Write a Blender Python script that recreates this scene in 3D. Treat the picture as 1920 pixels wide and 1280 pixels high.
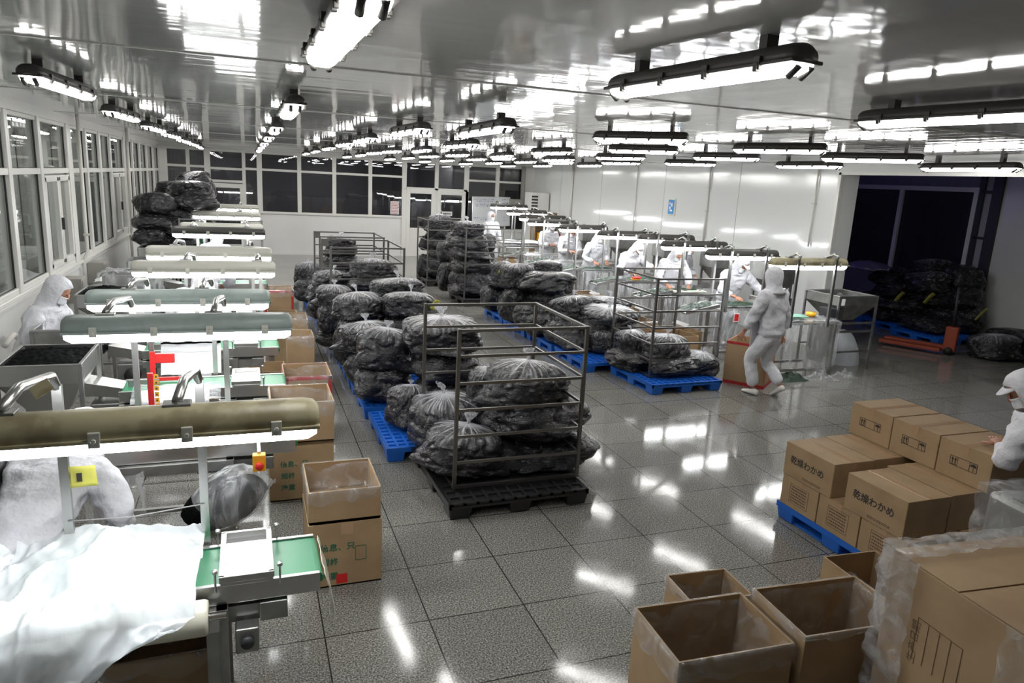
import bpy, bmesh, math, random
from mathutils import Vector, Matrix, noise
from math import sin, cos, pi, radians as R
random.seed(7)
for _o in list(bpy.data.objects): bpy.data.objects.remove(_o, do_unlink=True)
S = bpy.context.scene
COL = S.collection

# ------------------------------------------------------------------ camera, world, exposure
CAM_H = 2.6
PITCH, YAW, ROLL = 0.2201, 0.3610, 0.0525
fw = Vector((sin(YAW)*cos(PITCH), cos(YAW)*cos(PITCH), -sin(PITCH)))
_r = Vector((cos(YAW), -sin(YAW), 0)); _u = _r.cross(fw)
rt = _r*cos(ROLL) + _u*sin(ROLL); up = -_r*sin(ROLL) + _u*cos(ROLL)
cam_data = bpy.data.cameras.new('camera'); cam_data.sensor_width = 36; cam_data.lens = 1334/1920*36
cam_data.clip_end = 100; cam_data.clip_start = 0.05
cam = bpy.data.objects.new('camera', cam_data); COL.objects.link(cam)
cam.matrix_world = Matrix(((rt.x, up.x, -fw.x, 0), (rt.y, up.y, -fw.y, 0), (rt.z, up.z, -fw.z, CAM_H), (0, 0, 0, 1)))
S.camera = cam
W = bpy.data.worlds.new('night'); S.world = W; W.use_nodes = True
W.node_tree.nodes['Background'].inputs[0].default_value = (0.012, 0.013, 0.02, 1)
W.node_tree.nodes['Background'].inputs[1].default_value = 1.0
S.view_settings.view_transform = 'Standard'; S.view_settings.look = 'None'
S.view_settings.gamma = 1; S.view_settings.use_curve_mapping = False
S.view_settings.exposure = 1.15
S.cycles.max_bounces = 7; S.cycles.diffuse_bounces = 3; S.cycles.glossy_bounces = 3
S.cycles.transmission_bounces = 4; S.cycles.transparent_max_bounces = 14
S.cycles.caustics_reflective = False; S.cycles.caustics_refractive = False
S.cycles.sample_clamp_indirect = 4.0
CEIL_LAMP = 13.0      # emission of the ceiling tubes' diffusers
WORK_LAMP = 12.5      # emission of the work lights' diffusers

# ------------------------------------------------------------------ materials
def mat(name, col, rough=0.5, metal=0.0, spec=0.5, bump=None, alpha=None, emit=None, estr=0, mottle=None, coat=0):
    """bump=(scale, strength, distance) ; mottle=(scale, colour2, low, high)"""
    m = bpy.data.materials.new(name); m.use_nodes = True
    nt = m.node_tree; b = nt.nodes['Principled BSDF']
    b.inputs['Base Color'].default_value = (*col, 1); b.inputs['Roughness'].default_value = rough
    b.inputs['Metallic'].default_value = metal; b.inputs['Specular IOR Level'].default_value = spec
    b.inputs['Coat Weight'].default_value = coat
    if alpha is not None: b.inputs['Alpha'].default_value = alpha
    if emit: b.inputs['Emission Color'].default_value = (*emit, 1); b.inputs['Emission Strength'].default_value = estr
    if bump or mottle:
        tc = nt.nodes.new('ShaderNodeTexCoord')
    if bump:
        n = nt.nodes.new('ShaderNodeTexNoise'); n.inputs['Scale'].default_value = bump[0]; n.inputs['Detail'].default_value = 3
        bp = nt.nodes.new('ShaderNodeBump'); bp.inputs['Strength'].default_value = bump[1]; bp.inputs['Distance'].default_value = bump[2]
        nt.links.new(tc.outputs['Object'], n.inputs['Vector']); nt.links.new(n.outputs['Fac'], bp.inputs['Height'])
        nt.links.new(bp.outputs['Normal'], b.inputs['Normal'])
    if mottle:
        n2 = nt.nodes.new('ShaderNodeTexNoise'); n2.inputs['Scale'].default_value = mottle[0]; n2.inputs['Detail'].default_value = 5
        r = nt.nodes.new('ShaderNodeMapRange'); r.inputs['From Min'].default_value = mottle[2]; r.inputs['From Max'].default_value = mottle[3]
        mx = nt.nodes.new('ShaderNodeMix'); mx.data_type = 'RGBA'
        mx.inputs['A'].default_value = (*col, 1); mx.inputs['B'].default_value = (*mottle[1], 1)
        nt.links.new(tc.outputs['Object'], n2.inputs['Vector']); nt.links.new(n2.outputs['Fac'], r.inputs['Value'])
        nt.links.new(r.outputs['Result'], mx.inputs['Factor']); nt.links.new(mx.outputs['Result'], b.inputs['Base Color'])
    return m

def emis(name, col, s):
    m = bpy.data.materials.new(name); m.use_nodes = True; nt = m.node_tree
    nt.nodes.clear(); e = nt.nodes.new('ShaderNodeEmission'); o = nt.nodes.new('ShaderNodeOutputMaterial')
    e.inputs[0].default_value = (*col, 1); e.inputs[1].default_value = s; nt.links.new(e.outputs[0], o.inputs[0]); return m

def schlick(nd, L, f0, normal=None):
    lw = nd.new('ShaderNodeLayerWeight'); lw.inputs[0].default_value = 0.5
    if normal is not None: L.new(normal, lw.inputs['Normal'])
    pw = nd.new('ShaderNodeMath'); pw.operation = 'POWER'; pw.inputs[1].default_value = 5.0; L.new(lw.outputs['Facing'], pw.inputs[0])
    ma = nd.new('ShaderNodeMath'); ma.operation = 'MULTIPLY_ADD'; ma.inputs[1].default_value = 1-f0; ma.inputs[2].default_value = f0; L.new(pw.outputs[0], ma.inputs[0]); return ma

def film(name, col=(0.85, 0.87, 0.9), opac=0.25, rough=0.12, scale=9, strength=0.6, trans=0.3, stretch=(1, 1, 1), gloss=0.8, lo=0.45):
    """thin plastic: transparent, mixed with a wrinkled glossy white film"""
    m = bpy.data.materials.new(name); m.use_nodes = True; nt = m.node_tree; nd = nt.nodes; L = nt.links
    nd.clear(); o = nd.new('ShaderNodeOutputMaterial'); tr = nd.new('ShaderNodeBsdfTransparent')
    df = nd.new('ShaderNodeBsdfDiffuse'); tl = nd.new('ShaderNodeBsdfTranslucent'); gl = nd.new('ShaderNodeBsdfGlossy')
    df.inputs[0].default_value = (*col, 1); tl.inputs[0].default_value = (*col, 1); gl.inputs['Roughness'].default_value = rough
    tc = nd.new('ShaderNodeTexCoord'); mp = nd.new('ShaderNodeMapping'); mp.inputs['Scale'].default_value = stretch
    n = nd.new('ShaderNodeTexNoise'); n.inputs['Scale'].default_value = scale; n.inputs['Detail'].default_value = 4; n.inputs['Distortion'].default_value = 0.8
    bp = nd.new('ShaderNodeBump'); bp.inputs['Strength'].default_value = strength; bp.inputs['Distance'].default_value = 0.03
    L.new(tc.outputs['Object'], mp.inputs[0]); L.new(mp.outputs[0], n.inputs['Vector']); L.new(n.outputs['Fac'], bp.inputs['Height'])
    for s in (df, tl, gl): L.new(bp.outputs[0], s.inputs['Normal'])
    m1 = nd.new('ShaderNodeMixShader'); m1.inputs[0].default_value = trans; L.new(df.outputs[0], m1.inputs[1]); L.new(tl.outputs[0], m1.inputs[2])
    lw0 = schlick(nd, L, 0.06, bp.outputs[0]); lw = nd.new('ShaderNodeMath'); lw.operation = 'MULTIPLY'; lw.use_clamp = True; lw.inputs[1].default_value = gloss; L.new(lw0.outputs[0], lw.inputs[0])
    r2 = nd.new('ShaderNodeMapRange'); r2.inputs['From Min'].default_value = 0.42; r2.inputs['From Max'].default_value = 0.72
    r2.inputs['To Min'].default_value = opac*lo; r2.inputs['To Max'].default_value = min(1, opac*2.0); L.new(n.outputs['Fac'], r2.inputs['Value'])
    m2 = nd.new('ShaderNodeMixShader'); L.new(r2.outputs[0], m2.inputs[0]); L.new(tr.outputs[0], m2.inputs[1]); L.new(m1.outputs[0], m2.inputs[2])
    m3 = nd.new('ShaderNodeMixShader'); L.new(lw.outputs[0], m3.inputs[0]); L.new(m2.outputs[0], m3.inputs[1]); L.new(gl.outputs[0], m3.inputs[2])
    L.new(m3.outputs[0], o.inputs[0]); return m

def glass(name, tint=(0.8, 0.85, 0.85), ior=1.5, rough=0.0):
    m = bpy.data.materials.new(name); m.use_nodes = True; nt = m.node_tree; nd = nt.nodes; L = nt.links
    nd.clear(); o = nd.new('ShaderNodeOutputMaterial'); tr = nd.new('ShaderNodeBsdfTransparent'); gl = nd.new('ShaderNodeBsdfGlossy')
    tr.inputs[0].default_value = (*tint, 1); gl.inputs['Roughness'].default_value = rough
    f = schlick(nd, L, ((ior-1)/(ior+1))**2)
    mx = nd.new('ShaderNodeMixShader'); L.new(f.outputs[0], mx.inputs[0]); L.new(tr.outputs[0], mx.inputs[1]); L.new(gl.outputs[0], mx.inputs[2])
    L.new(mx.outputs[0], o.inputs[0]); return m

def floor_material():
    m = bpy.data.materials.new('speckled_granite_tiles'); m.use_nodes = True; nt = m.node_tree; nd = nt.nodes; L = nt.links
    b = nd['Principled BSDF']; tc = nd.new('ShaderNodeTexCoord')
    mp = nd.new('ShaderNodeMapping'); mp.inputs['Location'].default_value = (-0.352, -0.66, 0); L.new(tc.outputs['Object'], mp.inputs[0])
    # tiles 0.611 m
    br = nd.new('ShaderNodeTexBrick'); br.offset = 0; br.inputs['Scale'].default_value = 1/0.611
    br.inputs['Brick Width'].default_value = 1; br.inputs['Row Height'].default_value = 1; br.inputs['Mortar Size'].default_value = 0.007
    br.inputs['Color1'].default_value = (0.9, 0.9, 0.9, 1); br.inputs['Color2'].default_value = (1.06, 1.05, 1.04, 1); br.inputs['Mortar'].default_value = (0.12, 0.115, 0.11, 1)
    L.new(mp.outputs[0], br.inputs['Vector'])
    n = nd.new('ShaderNodeTexNoise'); n.inputs['Scale'].default_value = 95; n.inputs['Detail'].default_value = 4; n.inputs['Roughness'].default_value = 0.8; L.new(tc.outputs['Object'], n.inputs['Vector'])
    cr = nd.new('ShaderNodeValToRGB'); e = cr.color_ramp; e.elements[0].position = 0.36; e.elements[0].color = (0.03, 0.03, 0.03, 1)
    e.elements[1].position = 0.62; e.elements[1].color = (0.46, 0.45, 0.415, 1); x = e.elements.new(0.49); x.color = (0.155, 0.152, 0.138, 1)
    L.new(n.outputs['Fac'], cr.inputs[0])
    n3 = nd.new('ShaderNodeTexNoise'); n3.inputs['Scale'].default_value = 1.2; n3.inputs['Detail'].default_value = 3; L.new(tc.outputs['Object'], n3.inputs['Vector'])
    c3 = nd.new('ShaderNodeMapRange'); c3.inputs['To Min'].default_value = 0.8; c3.inputs['To Max'].default_value = 1.15; L.new(n3.outputs['Fac'], c3.inputs['Value'])
    mx = nd.new('ShaderNodeMix'); mx.data_type = 'RGBA'; mx.blend_type = 'MULTIPLY'; mx.inputs['Factor'].default_value = 1
    L.new(cr.outputs[0], mx.inputs['A']); L.new(br.outputs['Color'], mx.inputs['B'])
    m2 = nd.new('ShaderNodeMix'); m2.data_type = 'RGBA'; m2.blend_type = 'MULTIPLY'; m2.inputs['Factor'].default_value = 1
    L.new(mx.outputs['Result'], m2.inputs['A']); L.new(c3.outputs[0], m2.inputs['B']); L.new(m2.outputs['Result'], b.inputs['Base Color'])
    n4 = nd.new('ShaderNodeTexNoise'); n4.inputs['Scale'].default_value = 6; n4.inputs['Detail'].default_value = 6; L.new(tc.outputs['Object'], n4.inputs['Vector'])
    c4 = nd.new('ShaderNodeMapRange'); c4.inputs['To Min'].default_value = 0.03; c4.inputs['To Max'].default_value = 0.15; L.new(n4.outputs['Fac'], c4.inputs['Value'])
    L.new(c4.outputs[0], b.inputs['Roughness']); b.inputs['Specular IOR Level'].default_value = 0.42
    bp = nd.new('ShaderNodeBump'); bp.inputs['Strength'].default_value = 0.03; bp.inputs['Distance'].default_value = 0.001; L.new(n.outputs['Fac'], bp.inputs['Height']); L.new(bp.outputs[0], b.inputs['Normal'])
    return m

def ceiling_material():
    """shiny white plastic ceiling strips, buckled so that reflections wobble"""
    m = bpy.data.materials.new('glossy_ceiling_panels'); m.use_nodes = True; nt = m.node_tree; nd = nt.nodes; L = nt.links
    b = nd['Principled BSDF']; b.inputs['Base Color'].default_value = (0.62, 0.625, 0.615, 1); b.inputs['Roughness'].default_value = 0.07
    b.inputs['Specular IOR Level'].default_value = 0.62; b.inputs['IOR'].default_value = 1.5
    tc = nd.new('ShaderNodeTexCoord')
    def nz(scale, st, det=2):
        mp = nd.new('ShaderNodeMapping'); mp.inputs['Scale'].default_value = st; L.new(tc.outputs['Object'], mp.inputs[0])
        n = nd.new('ShaderNodeTexNoise'); n.inputs['Scale'].default_value = scale; n.inputs['Detail'].default_value = det; L.new(mp.outputs[0], n.inputs['Vector']); return n
    a = nz(1.1, (1, 0.35, 1)); c = nz(7, (0.25, 1.0, 1), 1)
    wv = nd.new('ShaderNodeTexWave'); wv.wave_type = 'BANDS'; wv.bands_direction = 'X'; wv.inputs['Scale'].default_value = 1.25; wv.inputs['Distortion'].default_value = 0.0
    L.new(tc.outputs['Object'], wv.inputs['Vector'])
    b1 = nd.new('ShaderNodeBump'); b1.inputs['Strength'].default_value = 1.0; b1.inputs['Distance'].default_value = 0.009; L.new(a.outputs['Fac'], b1.inputs['Height'])
    b2 = nd.new('ShaderNodeBump'); b2.inputs['Strength'].default_value = 1.0; b2.inputs['Distance'].default_value = 0.0016; L.new(c.outputs['Fac'], b2.inputs['Height']); L.new(b1.outputs[0], b2.inputs['Normal'])
    b3 = nd.new('ShaderNodeBump'); b3.inputs['Strength'].default_value = 1.0; b3.inputs['Distance'].default_value = 0.0005; L.new(wv.outputs['Fac'], b3.inputs['Height']); L.new(b2.outputs[0], b3.inputs['Normal'])
    L.new(b3.outputs[0], b.inputs['Normal'])
    return m

def bag_material():
    m = bpy.data.materials.new('clear_bag_of_dark_flakes'); m.use_nodes = True; nt = m.node_tree; nd = nt.nodes; L = nt.links
    b = nd['Principled BSDF']; at = nd.new('ShaderNodeAttribute'); at.attribute_name = 'film'
    tc = nd.new('ShaderNodeTexCoord')
    n = nd.new('ShaderNodeTexNoise'); n.inputs['Scale'].default_value = 60; n.inputs['Detail'].default_value = 3; L.new(tc.outputs['Object'], n.inputs['Vector'])
    cr = nd.new('ShaderNodeValToRGB'); e = cr.color_ramp; e.elements[0].position = 0.4; e.elements[0].color = (0.003, 0.003, 0.004, 1)
    e.elements[1].position = 0.7; e.elements[1].color = (0.022, 0.021, 0.025, 1); L.new(n.outputs['Fac'], cr.inputs[0])
    sp = nd.new('ShaderNodeSeparateColor'); L.new(at.outputs['Color'], sp.inputs[0])
    mx = nd.new('ShaderNodeMix'); mx.data_type = 'RGBA'; mx.inputs['B'].default_value = (0.60, 0.60, 0.64, 1)
    L.new(sp.outputs[0], mx.inputs['Factor']); L.new(cr.outputs[0], mx.inputs['A']); L.new(mx.outputs['Result'], b.inputs['Base Color'])
    b.inputs['Roughness'].default_value = 0.17; b.inputs['Specular IOR Level'].default_value = 0.5
    # fine wrinkles of the film
    mp = nd.new('ShaderNodeMapping'); mp.inputs['Scale'].default_value = (1, 1, 2.6); L.new(tc.outputs['Object'], mp.inputs[0])
    n2 = nd.new('ShaderNodeTexNoise'); n2.inputs['Scale'].default_value = 9; n2.inputs['Detail'].default_value = 4; n2.inputs['Distortion'].default_value = 1.2; L.new(mp.outputs[0], n2.inputs['Vector'])
    bp = nd.new('ShaderNodeBump'); bp.inputs['Strength'].default_value = 0.7; bp.inputs['Distance'].default_value = 0.02; L.new(n2.outputs['Fac'], bp.inputs['Height']); L.new(bp.outputs[0], b.inputs['Normal'])
    return m

M = dict(
 floor=floor_material(), ceiling=ceiling_material(), bag=bag_material(),
 wall=mat('white_wall_panel', (0.70, 0.70, 0.69), 0.3, bump=(3, 0.2, 0.01), mottle=(0.8, (0.64, 0.64, 0.62), 0.45, 0.7)),
 tile=mat('glossy_white_wall', (0.70, 0.71, 0.70), 0.12, spec=0.6, bump=(2.5, 0.3, 0.004)),
 frame=mat('white_painted_frame', (0.70, 0.69, 0.66), 0.35),
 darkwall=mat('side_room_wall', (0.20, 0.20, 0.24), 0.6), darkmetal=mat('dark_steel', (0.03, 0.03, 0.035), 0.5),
 sidegrey=mat('grey_panel', (0.4, 0.4, 0.42), 0.6),
 glass=glass('window_glass', (0.86, 0.88, 0.87), 1.5), nightglass=glass('dark_window_glass', (0.6, 0.6, 0.62), 1.7),
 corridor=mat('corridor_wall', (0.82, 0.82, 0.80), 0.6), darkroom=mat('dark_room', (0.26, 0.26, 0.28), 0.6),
 steel=mat('stainless_steel', (0.55, 0.55, 0.54), 0.28, 1.0, bump=(40, 0.15, 0.002)),
 steeld=mat('dull_stainless_steel', (0.36, 0.36, 0.35), 0.42, 1.0, mottle=(6, (0.26, 0.26, 0.25), 0.4, 0.65)),
 cage=mat('grey_steel_tube', (0.22, 0.215, 0.205), 0.38, 1.0), 
 belt=mat('green_belt', (0.015, 0.20, 0.085), 0.35), 
 housing=mat('grey_green_lamp_housing', (0.34, 0.40, 0.38), 0.35, mottle=(9, (0.28, 0.33, 0.31), 0.45, 0.7)),
 oldhousing=mat('yellowed_lamp_housing', (0.42, 0.38, 0.24), 0.38, mottle=(7, (0.28, 0.24, 0.14), 0.5, 0.62)),
 darkhousing=mat('dark_lamp_housing', (0.055, 0.052, 0.048), 0.45), whitehousing=mat('pale_lamp_housing', (0.5, 0.49, 0.44), 0.4),
 clip=mat('pale_clip', (0.55, 0.55, 0.5), 0.3), 
 ceilemit=emis('ceiling_tube_light', (1.0, 0.985, 0.95), CEIL_LAMP), workemit=emis('work_tube_light', (0.98, 1.0, 1.0), WORK_LAMP),
 carton=mat('brown_cardboard', (0.36, 0.245, 0.135), 0.7, mottle=(5, (0.31, 0.205, 0.11), 0.4, 0.65)),
 cartonin=mat('cardboard_inside', (0.22, 0.145, 0.08), 0.75), red=mat('red_print', (0.42, 0.018, 0.022), 0.5), redpl=mat('red_plastic', (0.6, 0.02, 0.02), 0.35),
 yellow=mat('yellow_plastic', (0.75, 0.36, 0.02), 0.4), paper=mat('yellow_paper', (0.62, 0.6, 0.12), 0.7), white=mat('white_paper', (0.75, 0.75, 0.75), 0.6),
 ink=mat('black_ink', (0.025, 0.022, 0.02), 0.7), brownink=mat('brown_ink', (0.13, 0.075, 0.045), 0.7), greenink=mat('green_ink', (0.02, 0.13, 0.07), 0.7),
 blueink=mat('blue_ink', (0.05, 0.08, 0.3), 0.7), tape=mat('clear_packing_tape', (0.42, 0.27, 0.16), 0.12, spec=0.8),
 blue=mat('blue_pallet_plastic', (0.012, 0.12, 0.52), 0.4), black=mat('black_pallet_plastic', (0.014, 0.014, 0.015), 0.4),
 rubber=mat('black_rubber', (0.015, 0.015, 0.015), 0.5), flakes=mat('black_dried_flakes', (0.0025, 0.003, 0.003), 0.8, spec=0.04, bump=(60, 0.6, 0.01), mottle=(70, (0.008, 0.009, 0.008), 0.5, 0.75)),
 cloth=mat('white_work_clothes', (0.66, 0.66, 0.70), 0.85, bump=(9, 0.9, 0.035)), skin=mat('skin', (0.42, 0.21, 0.14), 0.5), mask=mat('white_mask', (0.72, 0.75, 0.78), 0.8), shoe=mat('white_shoe', (0.68, 0.66, 0.62), 0.6), hair=mat('dark_eyes', (0.01, 0.008, 0.007), 0.5),
 apron=mat('white_apron', (0.70, 0.70, 0.73), 0.45),
 liner=film('clear_liner_film', opac=0.20, scale=10, strength=0.45, rough=.2, gloss=.6), curtain=film('clear_curtain_film', opac=0.26, scale=5, strength=0.5, rough=.2, stretch=(2, 2, 0.5), gloss=.45),
 wrap=film('wrapping_film', opac=0.25, scale=9, strength=0.6, rough=.2, gloss=.9),
 tuft=film('white_film_knot', (0.7, 0.7, 0.75), opac=0.6, scale=20, strength=1, trans=0.4), sheet=film('milky_white_sheet', (0.86, 0.90, 0.94), opac=0.82, rough=0.25, scale=4, strength=0.3, trans=0.35, gloss=0.35, lo=1.0),
 whitesheet=mat('white_plastic_sheet', (0.80, 0.83, 0.86), 0.3, spec=0.5, bump=(6, 0.5, 0.03)), roll=mat('cream_film_roll', (0.68, 0.66, 0.55), 0.3),
 pipe=mat('white_pipe', (0.66, 0.64, 0.60), 0.4), board=mat('whiteboard', (0.62, 0.64, 0.66), 0.2), elbox=mat('grey_electric_box', (0.32, 0.31, 0.28), 0.5),
 blueplas=mat('blue_sign', (0.03, 0.25, 0.6), 0.4), orange=mat('orange_paint', (0.30, 0.05, 0.02), 0.5), purple=mat('violet_sheet', (0.16, 0.14, 0.26), 0.5),
 wirecol=mat('grey_cable', (0.3, 0.3, 0.3), 0.5),
)

# ------------------------------------------------------------------ mesh helpers
class MB:
    def __init__(s): s.v = []; s.f = []; s.sm = []
    def add(s, vs, fs, smooth=False):
        k = len(s.v); s.v += [tuple(v) for v in vs]
        for f in fs: s.f.append(tuple(i+k for i in f)); s.sm.append(smooth)
        return s
    def box(s, x0, x1, y0, y1, z0, z1, M_=None):
        vs = [Vector(p) for p in ((x0,y0,z0),(x1,y0,z0),(x1,y1,z0),(x0,y1,z0),(x0,y0,z1),(x1,y0,z1),(x1,y1,z1),(x0,y1,z1))]
        if M_: vs = [M_ @ v for v in vs]
        return s.add(vs, [(0,3,2,1),(4,5,6,7),(0,1,5,4),(1,2,6,5),(2,3,7,6),(3,0,4,7)])
    def bar(s, a, b, w, h=None, upv=(0, 0, 1)):
        """square tube from a to b"""
        a = Vector(a); b = Vector(b); h = h or w; d = (b-a).normalized(); u = Vector(upv)
        if abs(d.dot(u)) > 0.95: u = Vector((0, 1, 0))
        x = d.cross(u).normalized(); y = x.cross(d).normalized(); vs = []
        for p in (a, b):
            for sx, sy in ((-1,-1),(1,-1),(1,1),(-1,1)): vs.append(p + x*(sx*w/2) + y*(sy*h/2))
        return s.add(vs, [(0,1,2,3),(7,6,5,4),(0,4,5,1),(1,5,6,2),(2,6,7,3),(3,7,4,0)])
    def tube(s, pts, r, n=10, caps=True):
        pts = [Vector(p) for p in pts]; rs = r if isinstance(r, (list, tuple)) else [r]*len(pts); vs = []; fs = []
        pd = None
        for i, p in enumerate(pts):
            d = ((pts[min(i+1, len(pts)-1)]) - pts[max(i-1, 0)]).normalized()
            if pd is None:
                u = Vector((0, 0, 1)) if abs(d.z) < 0.9 else Vector((1, 0, 0)); x = d.cross(u).normalized()
            else: x = (x - d*x.dot(d)).normalized()
            y = d.cross(x); pd = d
            for k in range(n): vs.append(p + (x*cos(2*pi*k/n) + y*sin(2*pi*k/n))*rs[i])
        for i in range(len(pts)-1):
            for k in range(n): fs.append((i*n+k, i*n+(k+1) % n, (i+1)*n+(k+1) % n, (i+1)*n+k))
        if caps: fs.append(tuple(range(n))[::-1]); fs.append(tuple(range((len(pts)-1)*n, len(pts)*n)))
        return s.add(vs, fs, True)
    def loft(s, rings, close=True, caps=True, smooth=True):
        n = len(rings[0]); vs = [v for r in rings for v in r]; fs = []
        for i in range(len(rings)-1):
            for k in range(n if close else n-1): fs.append((i*n+k, i*n+(k+1) % n, (i+1)*n+(k+1) % n, (i+1)*n+k))
        if caps: fs.append(tuple(range(n))[::-1]); fs.append(tuple(range((len(rings)-1)*n, len(rings)*n)))
        return s.add(vs, fs, smooth)
    def grid(s, nu, nv, fn, smooth=True):
        vs = [fn(i/nu, j/nv) for j in range(nv+1) for i in range(nu+1)]
        fs = [(j*(nu+1)+i, j*(nu+1)+i+1, (j+1)*(nu+1)+i+1, (j+1)*(nu+1)+i) for j in range(nv) for i in range(nu)]
        return s.add(vs, fs, smooth)
    def mesh(s, name, m):
        me = bpy.data.meshes.new(name); me.from_pydata(s.v, [], s.f); me.materials.append(m)
        me.polygons.foreach_set('use_smooth', s.sm); me.update(); return me
    def build(s, name, m, parent=None, loc=None, bevel=0, thick=0, sub=0):
        o = bpy.data.objects.new(name, s.mesh(name, m)); COL.objects.link(o)
        if parent: o.parent = parent
        if loc: o.location = loc
        if sub: md = o.modifiers.new('sub', 'SUBSURF'); md.levels = md.render_levels = sub
        if thick: md = o.modifiers.new('thick', 'SOLIDIFY'); md.thickness = thick; md.offset = 0
        if bevel: md = o.modifiers.new('bevel', 'BEVEL'); md.width = bevel; md.segments = 2; md.limit_method = 'ANGLE'
        return o
def tag(o, label=None, cat=None, group=None, kind=None):
    if label: o['label'] = label
    if cat: o['category'] = cat
    if group: o['group'] = group
    if kind: o['kind'] = kind
    return o
def thing(name, label, cat, loc=(0, 0, 0), rz=0, group=None):
    o = bpy.data.objects.new(name, None); COL.objects.link(o); o.location = loc; o.rotation_euler = (0, 0, rz); o.empty_display_size = 0.1
    return tag(o, label, cat, group)
def struct(name, mb, m, **k):
    return tag(mb.build(name, m, **k), kind='structure')
def kids(o): return [c for c in bpy.data.objects if c.parent == o]
KID = {}
def copy_tree(o, parent=None):
    c = o.copy(); COL.objects.link(c); c.parent = parent
    if o.name not in KID: KID[o.name] = kids(o)
    for ch in KID[o.name]: copy_tree(ch, c)
    return c
def nz(x, y=0, z=0): return noise.noise(Vector((x, y, z)))
def text(s, size, m, loc, rot, parent, name='printed_text', bold=0):
    cu = bpy.data.curves.new(name, 'FONT'); cu.body = s; cu.size = size; cu.materials.append(m); cu.align_x = 'CENTER'; cu.align_y = 'CENTER'
    cu.offset = bold; cu.resolution_u = 3
    t = bpy.data.objects.new('t', cu); COL.objects.link(t); me = bpy.data.meshes.new_from_object(t.evaluated_get(bpy.context.evaluated_depsgraph_get())); bpy.data.objects.remove(t, do_unlink=True)
    if not me.materials: me.materials.append(m)
    o = bpy.data.objects.new(name, me); COL.objects.link(o); o.location = loc; o.rotation_euler = rot; o.parent = parent; return o
# ------------------------------------------------------------------ the room
XL, XR, YB, ZC = -2.4, 9.4, 23.6, 3.2
XS, YS = 14.0, 9.65            # far wall of the side room, end of the right wall
struct('floor', MB().box(XL-2.2, XS+0.2, -2.5, YB+3.2, -0.1, 0), M['floor'])
struct('ceiling', MB().box(XL-0.2, XS+0.2, -2.5, YB+0.2, ZC, ZC+0.1), M['ceiling'])
# slim joint strips between the ceiling panels
for y in (4.5, 7.9, 11.3, 14.7, 18.1, 21.5):
    b = MB(); b.box(XL, XR, y-0.012, y+0.012, ZC-0.006, ZC+0.01); struct('trim_%d' % (int(y)), b, M['frame'])
# left wall: panel below the windows, glazed above
SILL = 1.13
b = MB(); b.box(XL-0.12, XL, -2.5, YB, 0, SILL); struct('wall_left', b, M['wall'])
b = MB(); b.box(XL-0.06, XL+0.06, -2.5, YB, SILL-0.05, SILL); b.box(XL-0.02, XL+0.03, -2.5, YB, SILL-0.11, SILL-0.07); struct('trim_left_sill', b, M['frame'], bevel=0.006)
b = MB(); b.box(XL-0.08, XL+0.05, -2.5, YB, ZC-0.12, ZC); struct('trim_left_top', b, M['frame'])
mull = [-2.5, -0.8, 0.8, 2.4, 4.0, 5.6, 6.8, 7.95, 9.15, 10.45, 12.05, 13.25, 14.4, 15.45, 17.15, 18.3, 19.5, 20.8, 22.2, 23.6]
wide = {12.05: 0.26, 17.15: 0.24, 7.95: 0.2}
for i in range(len(mull)-1):
    y0, y1 = mull[i], mull[i+1]
    w0 = wide.get(y0, 0.12)/2; w1 = wide.get(y1, 0.12)/2
    wn = thing('window_%d' % (i+1), None, None); tag(wn, kind='structure')
    f = MB()
    f.box(XL-0.07, XL+0.055, y0-w0 if i == 0 else y0, y0+w0, SILL, ZC-0.12); f.box(XL-0.07, XL+0.055, y1-w1, y1, SILL, ZC-0.12)
    f.box(XL-0.06, XL+0.045, y0+w0, y1-w1, 2.40, 2.47); f.box(XL-0.05, XL+0.035, y0+w0, y1-w1, SILL, SILL+0.06); f.box(XL-0.05, XL+0.035, y0+w0, y1-w1, ZC-0.17, ZC-0.12)
    f.build('window_frame', M['frame'], wn, bevel=0.006)
    g = MB(); g.box(XL-0.012, XL-0.006, y0+w0, y1-w1, SILL+0.05, ZC-0.16); g.build('window_pane', M['glass'], wn)
    k = MB()   # black rubber gasket along the panes' far edge
    for z0, z1 in ((SILL+0.06, 2.40), (2.47, ZC-0.17)): k.box(XL-0.005, XL+0.012, y1-w1-0.012, y1-w1, z0, z1); k.box(XL-0.005, XL+0.008, y0+w0, y1-w1, z0, z0+0.008)
    k.build('gasket', M['rubber'], wn)
    if i in (9, 13):
        s = MB(); m_ = (y0+y1)/2
        for a, c in ((y0+w0+0.03, m_-0.01), (m_+0.01, y1-w1-0.03)):
            s.box(XL-0.01, XL+0.05, a, a+0.07, SILL+0.08, 2.36); s.box(XL-0.01, XL+0.05, c-0.07, c, SILL+0.08, 2.36)
            s.box(XL-0.01, XL+0.05, a, c, SILL+0.06, SILL+0.14); s.box(XL-0.01, XL+0.05, a, c, 2.3, 2.38)
        cs = s.build('casement', M['frame'], wn, bevel=0.006)
        h = MB(); h.box(XL+0.05, XL+0.085, m_-0.03, m_-0.012, 1.66, 1.82); h.build('window_handle', M['darkmetal'], cs)
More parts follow.
